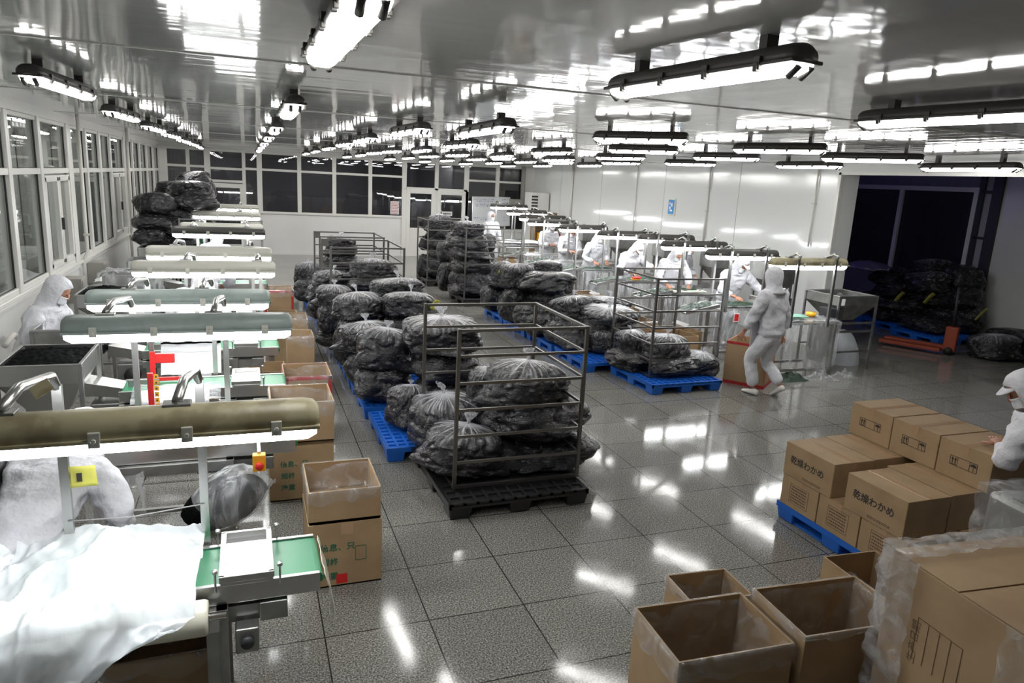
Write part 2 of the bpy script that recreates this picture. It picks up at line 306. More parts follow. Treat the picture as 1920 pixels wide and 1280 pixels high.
# corridor beyond the left windows
b = MB(); b.box(XL-2.2, XL-2.1, -2.5, 40, 0, 3.4); b.box(XL-2.1, XL-0.06, 40, 40.1, 0, 3.4); b.box(XL-0.12, XL-0.06, YB+3.2, 40, 0, 3.4); struct('wall_corridor', b, M['corridor'])
b = MB(); b.box(XL-2.2, XL-0.06, YB+3.2, 40, -.1, 0); struct('floor_corridor', b, M['sidegrey'])
b = MB(); b.box(XL-2.2, XL-0.2, -2.5, 40, 3.3, 3.4); struct('ceiling_corridor', b, M['corridor'])
for y in (12.0, 15, 18.0, 21, 25, 29, 34):
    t = MB(); t.box(XL-2.08, XL-2.0, y, y+0.22, 0, 3.3); struct('trim_corridor_%d' % int(y), t, M['frame'])
# back wall
BX = [(-2.4, -2.14), (-1.64, -1.54), (-1.15, -0.98), (-0.1, 0.0), (0.32, 0.47), (1.5, 1.62), (2.56, 2.68), (3.69, 3.81), (4.78, 4.93), (5.87, 6.0), (6.88, 7.05), (8.0, 8.13), (9.07, 9.4)]
b = MB()
b.box(XL, -1.15, YB, YB+0.12, 0, 1.30); b.box(-0.02, 4.85, YB, YB+0.12, 0, 1.26); b.box(6.95, XR, YB, YB+0.12, 0, 0.9); b.box(XL, XR+0.2, YB, YB+0.12, 3.12, ZC)
struct('wall_back', b, M['wall'])
b = MB(); b.box(XL, XR, YB-0.02, YB, 0, 0.08); struct('baseboard_back', b, M['wall'])
n = 0
for i in range(len(BX)-1):
    a, c = BX[i][1], BX[i+1][0]; n += 1
    if i in (8, 9): zs, zr = 2.2, None
    elif i == 2: zs, zr = 2.15, 2.55
    else: zs, zr = (1.30 if i < 4 else 1.26 if i < 8 else 0.9), 2.58
    wn = thing('window_%d' % (30+i), None, None); tag(wn, kind='structure')
    f = MB(); f.box(BX[i][0], a, YB-0.05, YB+0.05, zs, 3.12)
    if i == len(BX)-2: f.box(c, BX[i+1][1], YB-0.05, YB+0.05, 0, 3.12)
    f.box(a, c, YB-0.04, YB+0.04, zs, zs+0.07); f.box(a, c, YB-0.04, YB+0.04, 3.04, 3.12)
    if zr: f.box(a, c, YB-0.045, YB+0.045, zr-0.035, zr+0.035)
    f.build('window_frame', M['frame'], wn, bevel=0.005)
    g = MB(); g.box(a, c, YB-0.005, YB+0.005, zs+0.05, 3.05); g.build('window_pane', M['nightglass'], wn)
def door(num, x0, x1, zt, glass0, handle_side):
    d = thing('door_%d' % num, None, None); tag(d, kind='structure')
    f = MB(); w = 0.13
    f.box(x0, x0+w, YB-0.055, YB+0.0, 0, zt); f.box(x1-w, x1, YB-0.055, YB+0.0, 0, zt); f.box(x0+w, x1-w, YB-0.055, YB, zt-0.13, zt); f.box(x0+w, x1-w, YB-0.05, YB, 0, glass0)
    f.build('door_frame', M['frame'], d, bevel=0.006)
    g = MB(); g.box(x0+w, x1-w, YB-0.03, YB-0.02, glass0, zt-0.13); g.build('door_glass', M['nightglass'], d)
    hx = x1-0.07 if handle_side > 0 else x0+0.07
    h = MB(); h.box(hx-0.02, hx+0.02, YB-0.09, YB-0.055, 0.98, 1.14); h.bar((hx, YB-0.11, 1.06), (hx-0.12*handle_side, YB-0.11, 1.06), 0.02); h.build('door_handle', M['darkmetal'], d)
    return d
door(1, 4.93, 5.90, 2.2, 0.95, 1); door(2, 5.97, 6.95, 2.2, 0.95, -1); door(3, -1.05, -0.05, 2.12, 0.3, 1)
b = MB(); b.box(4.78, 4.93, YB-0.05, YB+0.05, 0, 2.2); b.box(5.88, 5.99, YB-0.03, YB+0.05, 0, 2.2); b.box(6.93, 7.05, YB-0.05, YB+0.05, 0, 2.2); b.box(4.9, 7.0, YB-0.05, YB+0.05, 2.2, 2.26); struct('trim_door_posts', b, M['frame'])
# dark room behind the back wall
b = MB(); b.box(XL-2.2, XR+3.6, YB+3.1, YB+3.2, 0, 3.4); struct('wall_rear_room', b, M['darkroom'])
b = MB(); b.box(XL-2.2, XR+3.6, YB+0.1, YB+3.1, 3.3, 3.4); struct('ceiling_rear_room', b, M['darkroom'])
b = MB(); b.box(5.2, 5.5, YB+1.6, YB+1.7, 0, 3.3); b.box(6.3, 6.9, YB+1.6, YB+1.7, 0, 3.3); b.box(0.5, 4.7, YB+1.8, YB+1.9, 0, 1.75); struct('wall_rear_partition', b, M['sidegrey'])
# right wall, glossy white, with its end return, header over the wide opening
b = MB(); b.box(XR, XR+0.4, YS, YB+0.12, 0, ZC); struct('wall_right', b, M['tile'])
b = MB(); b.box(XR, XR+0.4, -2.5, YS, 3.02, ZC); struct('wall_right_header', b, M['tile'])
b = MB()
for y in (12.3, 15.1, 18.4, 21.2): b.box(XR-0.004, XR, y, y+0.012, 0, ZC)
b.box(XR-0.02, XR, YB-6, YB, 0, 0.08); struct('trim_right_joints', b, M['sidegrey'])
b = MB(); b.box(XR-0.02, XR+0.02, YS-0.02, YS+0.04, 0, 3.04); b.box(XR-0.02, XR+0.005, -2.5, YS+0.04, 3.0, 3.05); struct('trim_opening', b, M['frame'])
# wall of the room continuing towards the camera beyond the opening
b = MB(); b.box(XR, XR+0.4, -2.5, 3.2, 0, 3.02); struct('wall_right_near', b, M['tile'])
b = MB(); b.box(XL-0.2, XS, -2.6, -2.5, 0, ZC); struct('wall_near', b, M['wall'])
# side room: far wall with a big dark window, steel column, pale wall
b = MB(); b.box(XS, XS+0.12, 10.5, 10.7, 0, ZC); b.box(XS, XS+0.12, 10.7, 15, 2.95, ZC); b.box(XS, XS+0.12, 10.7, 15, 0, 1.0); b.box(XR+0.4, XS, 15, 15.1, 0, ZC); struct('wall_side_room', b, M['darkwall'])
w = thing('window_60', None, None); tag(w, kind='structure')
f = MB(); f.box(XS-0.05, XS, 10.6, 15, 2.88, 2.98); f.box(XS-0.05, XS, 10.6, 15, 0.98, 1.05)
for y in (10.66, 12.46, 14.3): f.box(XS-0.06, XS, y-0.05, y+0.05, 1.0, 2.9)
f.build('window_frame', M['frame'], w, bevel=0.005); g = MB(); g.box(XS+0.02, XS+0.03, 10.7, 15, 1.0, 2.95); g.build('window_pane', M['nightglass'], w)
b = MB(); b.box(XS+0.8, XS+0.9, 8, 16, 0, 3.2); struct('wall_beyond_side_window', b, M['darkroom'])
b = MB(); b.box(XS, XS+0.1, 10.0, 10.5, 0, ZC); struct('wall_side_panel', b, M['sidegrey'])
b = MB(); b.box(XS-0.05, XS, 10.5, 10.62, 0, ZC); b.box(XS-0.16, XS, 10.05, 10.25, 0, ZC); b.box(XS-0.05, XS, 10.2, 10.55, 2.86, 2.92); b.box(XS-0.05, XS, 10.2, 10.55, 1.95, 2.0); struct('column_side_room', b, M['darkmetal'])
b = MB(); b.box(XS-0.1, XS+0.1, 2.0, 10.05, 0, ZC); struct('wall_side_right', b, M['wall'])
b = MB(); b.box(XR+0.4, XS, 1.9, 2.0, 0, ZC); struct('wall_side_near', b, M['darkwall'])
# pipes and conduits
def pipe(name, label, pts, r=0.02, m='pipe', clamps=()):
    o = thing(name, label, 'pipe'); MB().tube(pts, r, 10).build('pipe_run', M[m], o)
    for c in clamps: MB().box(c[0]-0.035, c[0]+0.035, c[1]-0.035, c[1]+0.035, c[2]-0.015, c[2]+0.015).build('clamp', M['clip'], o)
    return o
pipe('vertical_pipe', 'slim white pipe running from ceiling down the window wall', [(-2.28, 12.35, ZC), (-2.28, 12.35, 1.25), (-2.34, 12.35, 1.1), (-2.34, 12.35, 0.4)], 0.025, clamps=[(-2.28, 12.35, 1.5)])
pipe('vertical_pipe', 'white pipe down the window wall beside the piled black sacks', [(-2.3, 17.2, ZC), (-2.3, 17.2, 1.25), (-2.34, 17.2, 1.1), (-2.34, 17.2, 0.3)], 0.03)
pipe('bent_pipe', 'bent white pipe low on the wall at the left edge', [(-2.3, 8.2, 0.75), (-2.3, 8.5, 0.80), (-2.3, 8.65, 0.72), (-2.3, 8.68, 0.1)], 0.028)
pipe('wall_conduit', 'double conduit down white right wall nearest the opening', [(XR-0.03, 10.15, ZC), (XR-0.03, 10.15, 1.75)], 0.016, clamps=[(XR-0.03, 10.15, 2.5)])
pipe('wall_conduit', 'vertical conduit on white right wall ending in a switch box', [(XR-0.03, 13.3, ZC), (XR-0.03, 13.3, 1.5)], 0.02, clamps=[(XR-0.03, 13.3, 2.2), (XR-0.03, 13.3, 2.7)])
pipe('wall_conduit', 'thin conduit on white right wall above the work lights', [(XR-0.03, 16.4, ZC), (XR-0.03, 16.4, 0.8)], 0.014)
pipe('wall_conduit', 'thicker conduit on white right wall near the back corner', [(XR-0.04, 20.3, ZC), (XR-0.04, 20.3, 1.5)], 0.03)
for y, lab in ((13.3, 'small grey switch box under conduit on white wall, nearer one'), (19.3, 'small grey switch box high on white wall near the back')):
    o = thing('switch_box', lab, 'switch', (XR-0.03, y, 1.44)); MB().box(-0.03, 0.03, -0.05, 0.05, -0.06, 0.06).build('case', M['elbox'], o, bevel=0.005); MB().box(-0.035, -0.03, -0.02, 0.02, -0.03, 0.03).build('switch', M['white'], o)
o = thing('wall_clock_sign', 'small blue rectangular sign with pale rim on white right wall', 'sign', (XR-0.015, 14.7, 2.22))
MB().box(-0.015, 0.015, -0.15, 0.15, -0.2, 0.2).build('rim', M['roll'], o, bevel=0.02); MB().box(-0.022, -0.014, -0.12, 0.12, -0.165, 0.165).build('face', M['blueplas'], o)
k = MB()
for dy, dz, a, c in ((-.03, .05, .03, .04), (.04, -.02, .03, .03), (-.01, -.08, .05, .02), (.05, .08, .02, .03)): k.box(-0.024, -0.021, dy-a, dy+a, dz-c, dz+c)
k.build('marks', M['white'], o)
# whiteboard on the back wall, its writing as rows of small strokes
o = thing('whiteboard', 'large whiteboard with rows of handwriting beside the double doors', 'whiteboard', (7.87, YB-0.07, 1.58)); o.rotation_euler = (R(-2), R(-1.5), 0)
MB().box(-0.67, 0.67, -0.015, 0.015, -0.47, 0.47).build('board', M['board'], o)
f = MB(); f.box(-0.69, 0.69, -0.02, 0.02, 0.47, 0.495); f.box(-0.69, 0.69, -0.02, 0.02, -0.495, -0.47); f.box(-0.69, -0.67, -0.02, 0.02, -0.47, 0.47); f.box(0.67, 0.69, -0.02, 0.02, -0.47, 0.47); f.build('rim', M['steel'], o)
k = MB(); rr = random.Random(3)
for z, x0, x1 in ((.40, -.62, .1), (.34, -.5, .25), (.24, -.58, .3), (.18, -.55, .05), (-.22, -.62, -.1), (-.28, -.4, -.1), (.40, .4, .6), (.28, .38, .62), (.16, .5, .62), (-.2, .45, .6), (-.3, .45, .58)):
    x = x0
    while x < x1:
        h = rr.uniform(.012, .028); k.box(x, x+.006, -.018, -.016, z-h, z+h)
        k.box(x, x+rr.uniform(.01, .03), -.018, -.016, z+rr.uniform(-.02, .02), z+rr.uniform(-.02, .02)+.005); x += rr.uniform(.03, .07)
k.build('handwriting', M['blueink'], o)
def notice(label, x, z, w, h, rows, m='ink', y=YB-0.03):
    o = thing('paper_notice', label, 'notice', (x, y, z)); MB().box(-w/2, w/2, -0.006, 0.0, -h/2, h/2).build('sheet', M['white'], o)
    k = MB(); rr = random.Random(int(x*10))
    for i in range(rows):
        zz = h/2 - (i+0.7)*h/(rows+0.4); xx = -w*0.4
        while xx < w*0.38:
            ww = rr.uniform(.015, .04); k.box(xx, xx+ww, -0.008, -0.006, zz-h/(rows+.4)*.25, zz+h/(rows+.4)*.25); xx += ww+.012
    k.build('lines_of_text', M[m], o)
notice('white paper notice full of red lines on the back window', 4.55, 1.58, 0.28, 0.42, 8, 'red'); notice('small white paper sign on the right door glass', 6.32, 1.45, 0.36, 0.14, 1)
# electric boxes on the window wall
for y, z, lab in ((11.3, 0.83, 'grey electric box on wall under windows, nearer one'), (13.0, 0.85, 'grey electric box on wall under windows, farther one')):
    o = thing('electric_box', lab, 'electric box', (XL+0.12, y, z)); MB().box(-0.12, 0.12, -0.16, 0.16, -0.17, 0.17).build('case', M['elbox'], o, bevel=0.008); MB().box(0.12, 0.128, -0.12, 0.12, -0.13, 0.13).build('cover', M['elbox'], o)
# air conditioner by the back corner, small cabinet beside it
o = thing('air_cooler', 'pale cabinet with black louvred side in back right corner', 'air cooler', (9.0, 22.3, 1.35))
MB().box(-0.28, 0.35, -0.3, 0.3, 0, 0.95).build('case', M['frame'], o, bevel=0.01)
k = MB()
for i in range(6): k.box(-0.27, -0.05, -0.32, -0.3, 0.3+i*0.1, 0.35+i*0.1)
k.build('louvre', M['rubber'], o)
MB().box(-0.2, 0.3, -0.25, 0.25, -1.35, 0).build('stand', M['frame'], o)
o = thing('fuse_cabinet', 'grey fuse cabinet hanging beside louvred cabinet in back corner', 'cabinet', (8.75, YB-0.14, 1.75)); MB().box(-0.24, 0.24, -0.1, 0.1, -0.28, 0.28).build('case', M['elbox'], o, bevel=0.01); MB().box(-0.1, 0.06, -0.108, -0.1, -0.08, 0.06).build('label_plate', M['rubber'], o); MB().bar((0.2, 0, 0.28), (0.2, 0, 1.4), 0.1).build('duct', M['elbox'], o)
o = thing('notice_shelf', 'shelf of brown, blue and red folders near the whiteboard', 'shelf', (9.0, 21.2, 0))
b = MB(); b.box(-.5, .5, -.2, .2, .8, .83); b.box(-.5, .5, -.2, .2, 1.35, 1.38); b.box(-.5, -.47, -.2, .2, 0, 1.7); b.box(.47, .5, -.2, .2, 0, 1.7); b.box(-.5, .5, .18, .2, .8, 1.7); b.build('shelf_frame', M['cartonin'], o)
for i, (x, c, h) in enumerate(((-.35, 'yellow', .25), (-.2, 'red', .2), (-.02, 'blueplas', .36), (.1, 'blueplas', .3), (.22, 'white', .3), (.34, 'red', .24))):
    tag(MB().box(9.0+x-.05, 9.0+x+.05, 21.0, 21.2, .832, .832+h).build('folder', M[c if c != 'blueplas' else 'blueplas'], bevel=.004), ['yellow', 'short red', 'tall blue', 'shorter blue', 'white', 'narrow red'][i]+' folder standing on shelf in back corner', 'folder', 'folders on the corner shelf')

# ------------------------------------------------------------------ ceiling lamps
def lamp_shell(L_, hw, hh, n=9):
    """housing (trough, domed top) along local x; z=0 is the seam"""
    def ring(x, s):
        return [Vector((x, hw*s*cos(pi*k/n), hh*(sin(pi*k/n)**0.7)*s)) for k in range(n+1)]
    b = MB(); xs = [(-L_/2, 0.72), (-L_/2+0.02, 0.93), (-L_/2+0.06, 1), (L_/2-0.06, 1), (L_/2-0.02, 0.93), (L_/2, 0.72)]
    b.loft([ring(x, s) for x, s in xs]); return b
def lamp_diffuser(L_, hw, hh, n=5):
    def ring(x, s): return [Vector((x, -hw*s*cos(pi*k/n), -hh*(sin(pi*k/n)**0.6)*s)) for k in range(n+1)]
    b = MB(); xs = [(-L_/2, 0.75), (-L_/2+0.035, 1), (L_/2-0.035, 1), (L_/2, 0.75)]
    b.loft([ring(x, s) for x, s in xs], smooth=False); return b
def lamp_clips(L_, hw, m, o, xs=(-0.36, -0.12, 0.12, 0.36)):
    for x in xs:
        for s in (-1, 1):
            k = MB(); k.box(x*L_/1-0.016, x*L_/1+0.016, s*hw-0.008, s*hw+0.010, -0.022, 0.028); k.box(x*L_-0.010, x*L_+0.010, s*hw-0.004, s*hw+0.016, -0.03, 0.006); k.build('clip', m, o, bevel=0.003)
def make_ceiling_lamp(name):
    o = thing('ceiling_lamp', None, 'ceiling lamp')
    lamp_shell(1.2, 0.075, 0.07).build('housing', M['darkhousing'], o)
    rm = MB().box(-0.6, 0.6, -0.082, 0.082, -0.008, 0.006).build('rim', M['darkhousing'], o, bevel=0.004)
    df = lamp_diffuser(1.18, 0.066, 0.045).build('diffuser', M['ceilemit'], o)
    for s in (-1, 1):
        for y in (-0.032, 0.032): MB().tube([(s*0.592, y, -0.018), (s*0.545, y, -0.052)], [0.014, 0.014], 8).build('tube_end_cap', M['darkhousing'], df)
    lamp_clips(1.2, 0.078, M['darkhousing'], rm)
    for x in (-0.4, 0.4): MB().box(x-0.02, x+0.02, -0.03, 0.03, 0.06, 0.115).build('bracket', M['darkhousing'], o)
    return o
BAGS = [
 ('c1', 2.32, 5.75, 0.61, 0.76, 0.4, 'g', 'bulging clear bag with white knot on top of the near cage stack'),
 ('c2', 2.45, 5.74, 0.35, 0.89, 0.37, 'p', 'second bag from the top at right of the near cage'),
 ('c3', 2.47, 5.7, 0.06, 0.74, 0.31, 'p', 'third bag from the top at right of the near cage'),
 ('c4', 2.56, 5.68, -0.25, 0.77, 0.32, 'p', 'lowest bag at right of the near cage, corner poking through rails'),
 ('c5', 1.67, 5.55, 0.02, 0.7, 0.5, 'g', 'large bag sagging over left front corner of the black pallet'),
 ('c6', 1.92, 5.6, -0.15, 0.55, 0.26, 'p', 'lowest bag at front left of the near cage'),
 ('c7', 1.7, 6.15, 0.08, 0.7, 0.54, 'g', 'bag with white knot behind the sagging bag at the black pallet'),
 ('c8', 2.09, 6.1, 0.49, 0.4, 0.4, 'g', 'bag with red stripes half hidden behind the top bag of near cage'),
 ('c9', 1.78, 5.95, -0.06, 0.59, 0.37, 'p', 'bag at the base of the near cage behind the front bags'),
 ('b1', 1.44, 6.75, 0.07, 0.44, 0.48, 'g', 'slumped half-empty bag leaning on the nearest blue pallet'),
 ('b2', 1.96, 7.35, 0.76, 0.84, 0.36, 'g', 'wide bag with white knot just behind the near cage'),
 ('b2b', 2.01, 7.3, 0.43, 0.73, 0.35, 'p', 'dark bag under the wide knotted bag behind the near cage'),
 ('b3', 1.38, 7.75, 0.46, 0.64, 0.47, 'g', 'knotted bag on top at left of nearest blue pallets'),
 ('b4', 1.36, 7.7, 0.06, 0.61, 0.47, 'p', 'big glossy bag at the bottom above the left aisle'),
 ('b5', 1.36, 8.5, 0.49, 0.68, 0.36, 'g', 'knotted bag directly behind the left aisle top bag'),
 ('b5b', 1.28, 8.4, 0.11, 0.48, 0.4, 'p', 'narrow bag at floor level by left aisle, behind glossy bag'),
 ('b6', 1.38, 9.4, 0.73, 0.73, 0.33, 'g', 'broad bag with tall knot left of the red-tagged bag'),
 ('b7', 1.27, 9.2, 0.3, 0.5, 0.46, 'p', 'purple-tinged bag below the broad bag by the left aisle'),
 ('b9', 1.94, 9, 0.82, 0.71, 0.31, 'g', 'bag with red and yellow tag in the middle island'),
 ('b9b', 1.95, 9.8, 0.91, 0.7, 0.29, 'g', 'bag with tall white tuft behind the red-tagged bag'),
 ('b10', 1.95, 9, 0.54, 0.63, 0.3, 'p', 'dark bag under the red-tagged bag'),
 ('b11', 1.15, 10.4, 0.68, 0.54, 0.33, 'g', 'pale knotted bag at left, front of the empty-topped cages'),
 ('b12', 1.1, 10.3, 0.34, 0.46, 0.42, 'p', 'bag touching the aisle left of the middle cages'),
 ('b12b', 1.45, 10.2, 0.58, 0.46, 0.25, 'p', 'dark bag between knotted bags in front of middle cages'),
 ('b13', 1.85, 11.2, 0.98, 0.75, 0.32, 'g', 'knotted bag on top inside the middle cage'),
 ('b14', 1.81, 11.2, 0.75, 0.77, 0.32, 'p', 'bag under the knotted one inside the middle cage'),
 ('b15', 1.23, 11.6, 0.75, 0.6, 0.32, 'g', 'bag with loose white neck at left of the middle cages'),
 ('b16', 1.12, 12.2, 0.45, 0.44, 0.31, 'p', 'low bag by the aisle left of the middle cages'),
 ('b16b', 1.27, 11.4, 0.55, 0.46, 0.26, 'p', 'low dark bag inside left side of the middle cage'),
 ('s1', 1.52, 12.6, 1.32, 0.51, 0.21, 'g', 'topmost sack of the tall stack in the farther middle cage'),
 ('s2', 1.53, 12.6, 1.17, 0.57, 0.24, 'p', 'second sack of the tall stack in the farther middle cage'),
 ('s3', 1.53, 12.6, 1, 0.59, 0.25, 'p', 'third sack of the tall stack in the farther middle cage'),
 ('s4', 1.53, 12.6, 0.82, 0.63, 0.27, 'p', 'fourth sack of the tall stack in the farther middle cage'),
 ('b18', 1.09, 14.6, 0.35, 0.52, 0.49, 'g', 'knotted bag standing farthest left in the middle island'),
 ('b19', 1.07, 14.2, 0.21, 0.48, 0.35, 'p', 'lowest bag at the far left end of the middle island'),
 ('r1', 5.42, 8.35, 0.21, 0.69, 0.41, 'g', 'knotted bag in front half of the right-hand cage on blue pallet'),
 ('r2', 5.17, 8.75, 0.16, 0.53, 0.44, 'g', 'upright bag at left inside the right-hand cage'),
 ('r3', 5.88, 8.15, -0.01, 0.54, 0.42, 'g', 'small shiny bag at the right corner of the right-hand cage'),
 ('r4', 5.02, 8.5, -0.02, 0.64, 0.27, 'p', 'flat bag at left bottom of the right-hand cage'),
 ('r5', 5.41, 8.15, -0.05, 0.7, 0.29, 'p', 'flat bag at bottom front of the right-hand cage'),
 ('r6', 5.23, 9.7, 0.41, 0.9, 0.38, 'g', 'bag with yellow tag behind the right-hand cage'),
 ('r7', 5.62, 10.4, 0.53, 0.67, 0.28, 'g', 'bag with small white tuft behind the yellow-tagged bag'),
 ('r8', 4.86, 10.2, 0.47, 0.65, 0.39, 'g', 'pleated bag left of the yellow-tagged bag'),
 ('r9', 4.75, 10, 0.19, 0.69, 0.36, 'p', 'dark bag beneath the pleated bag in the right island'),
 ('r10', 4.99, 9.4, -0, 0.42, 0.46, 'g', 'narrow upright bag just left of the right-hand cage'),
 ('r11', 4.65, 9.6, 0.11, 0.53, 0.25, 'p', 'low bag above blue pallet edge in the right island'),
 ('r12', 4.95, 11.5, 0.69, 0.94, 0.4, 'p', 'large bag slumped with pointed left corner, right island top'),
 ('r13', 5.21, 12.1, 0.98, 0.55, 0.23, 'g', 'small bag peeking behind the large slumped bag'),
 ('r14', 4.57, 12, 0.7, 0.57, 0.45, 'g', 'bag with pointed base on the right island top'),
 ('r15', 4.59, 12.9, 0.69, 0.43, 0.4, 'g', 'bag with red and cream tag on right island'),
 ('r16', 4.52, 11.8, 0.29, 0.61, 0.43, 'p', 'bag at the lower left of the right island middle'),
 ('r17', 4.96, 11.4, 0.36, 0.62, 0.48, 'p', 'bag beneath the large slumped bag'),
 ('r18', 4.57, 11.1, 0.29, 0.62, 0.33, 'p', 'bag with yellow tag low on the right island'),
 ('r19', 4.5, 10.7, 0.17, 0.46, 0.32, 'p', 'small upright bag above blue pallets in right island'),
 ('r20', 4.47, 13, 0.26, 0.52, 0.33, 'p', 'dark low bag beside the far cage at the right island'),
 ('k1', 4.42, 14.72, 1.39, 0.71, 0.3, 'g', 'top sack of the nearer tall caged stack'),
 ('k2', 4.43, 14.72, 1.13, 0.79, 0.33, 'p', 'second sack of the nearer tall caged stack'),
 ('k3', 4.48, 14.72, 0.89, 0.8, 0.34, 'p', 'third sack of the nearer tall caged stack'),
 ('k4', 4.54, 14.72, 0.59, 0.85, 0.36, 'p', 'fourth sack of the nearer tall caged stack'),
 ('k5', 4.52, 14.72, 0.31, 0.83, 0.35, 'p', 'fifth sack of the nearer tall caged stack'),
 ('k6', 4.47, 14.72, 0.08, 0.81, 0.34, 'p', 'bottom sack of the nearer tall caged stack'),
 ('j1', 4.53, 17.45, 1.31, 0.62, 0.35, 'g', 'top sack of the farther tall caged stack'),
 ('j2', 4.53, 17.45, 1.08, 0.69, 0.34, 'p', 'second sack of the farther tall caged stack'),
 ('j3', 4.52, 17.45, 0.82, 0.67, 0.33, 'p', 'third sack of the farther tall caged stack'),
 ('j4', 4.52, 17.45, 0.58, 0.7, 0.33, 'p', 'fourth sack of the farther tall caged stack'),
 ('j5', 4.48, 17.45, 0.29, 0.67, 0.38, 'p', 'bottom sack of the farther tall caged stack'),
 ('j6', 4.2, 17.8, 0.79, 0.3, 0.33, 'p', 'small sack at the far left side of the tall stacks'),
 ('j7', 4.15, 17.6, 0.28, 0.32, 0.36, 'p', 'low sack at the far left foot of the tall stacks'),
 ('j8', 4.23, 15.8, 0.73, 0.37, 0.4, 'p', 'upper sack squeezed between the two tall caged stacks'),
 ('j9', 4.09, 15.4, 0.25, 0.39, 0.43, 'p', 'lower sack squeezed between the two tall caged stacks'),
 ('j10', 5.51, 16.5, 0.92, 0.32, 0.36, 'p', 'sack behind the nearer tall stack beside the standing worker'),
]
HEAP = [
 ('l1', -1, 15.6, 1.95, 0.78, 0.34, 'g', 'black sack with white tuft on top of the corner heap'),
 ('l2', -1.02, 16.6, 2.16, 0.65, 0.3, 'p', 'highest black sack of the heap in the back left corner'),
 ('l3', -1.43, 16.2, 1.96, 0.48, 0.29, 'p', "violet-lit black sack left of the heap's top"),
 ('l4', -1.61, 15.2, 1.62, 0.71, 0.42, 'p', 'large black sack at the left shoulder of the corner heap'),
 ('l5', -0.95, 15.4, 1.72, 0.77, 0.32, 'p', 'black sack just below the tufted one in the corner heap'),
 ('l6', -1.66, 15, 1.38, 0.62, 0.29, 'p', 'black sack under the left shoulder of the corner heap'),
 ('l7', -1.28, 15.3, 1.49, 0.62, 0.3, 'p', 'black sack in the middle of the corner heap'),
 ('l8', -1.69, 14.8, 1.1, 0.48, 0.31, 'p', 'lowest black sack of the corner heap beside the window wall'),
 ('l9', -0.81, 16.8, 1.88, 0.36, 0.4, 'p', 'narrow black sack at the right rear of the corner heap'),
 ('l10', -1.19, 15.2, 1.24, 0.62, 0.31, 'p', 'black sack low in the corner heap behind a hopper'),
]
SIDE = [
 ('s', 13.57, 11, 1.2, 0.62, 0.28),
 ('s', 13.96, 10.6, 0.94, 0.61, 0.5),
 ('s', 13.45, 11.4, 0.94, 0.69, 0.31),
 ('s', 13.45, 10.8, 0.81, 1, 0.44),
 ('s', 13.11, 11.8, 0.81, 0.76, 0.32),
 ('s', 12.98, 11.2, 0.63, 0.79, 0.34),
 ('s', 13.24, 10.6, 0.56, 0.82, 0.35),
 ('s', 13.54, 10.2, 0.58, 0.7, 0.49),
 ('s', 12.78, 11.5, 0.29, 0.69, 0.4),
 ('s', 12.86, 10.9, 0.35, 0.78, 0.33),
 ('s', 13.26, 10.4, 0.27, 0.76, 0.34),
 ('s', 13.32, 9.9, 0.21, 0.56, 0.48),
 ('s', 12.77, 11.3, 0.02, 0.69, 0.36),
 ('s', 13, 10.6, -0.01, 0.83, 0.36),
 ('s', 13.09, 10, -0.02, 0.69, 0.36),
 ('s', 12.88, 11.2, -0.14, 0.66, 0.28),
 ('s', 12.56, 10.1, -0.11, 0.74, 0.31),
 ('f', 12.3, 8.5, -0.13, 0.75, 0.48),
 ('f', 13.37, 9, 0.09, 0.6, 0.32),
 ('f', 12.93, 8.3, -0.12, 0.52, 0.51),
]
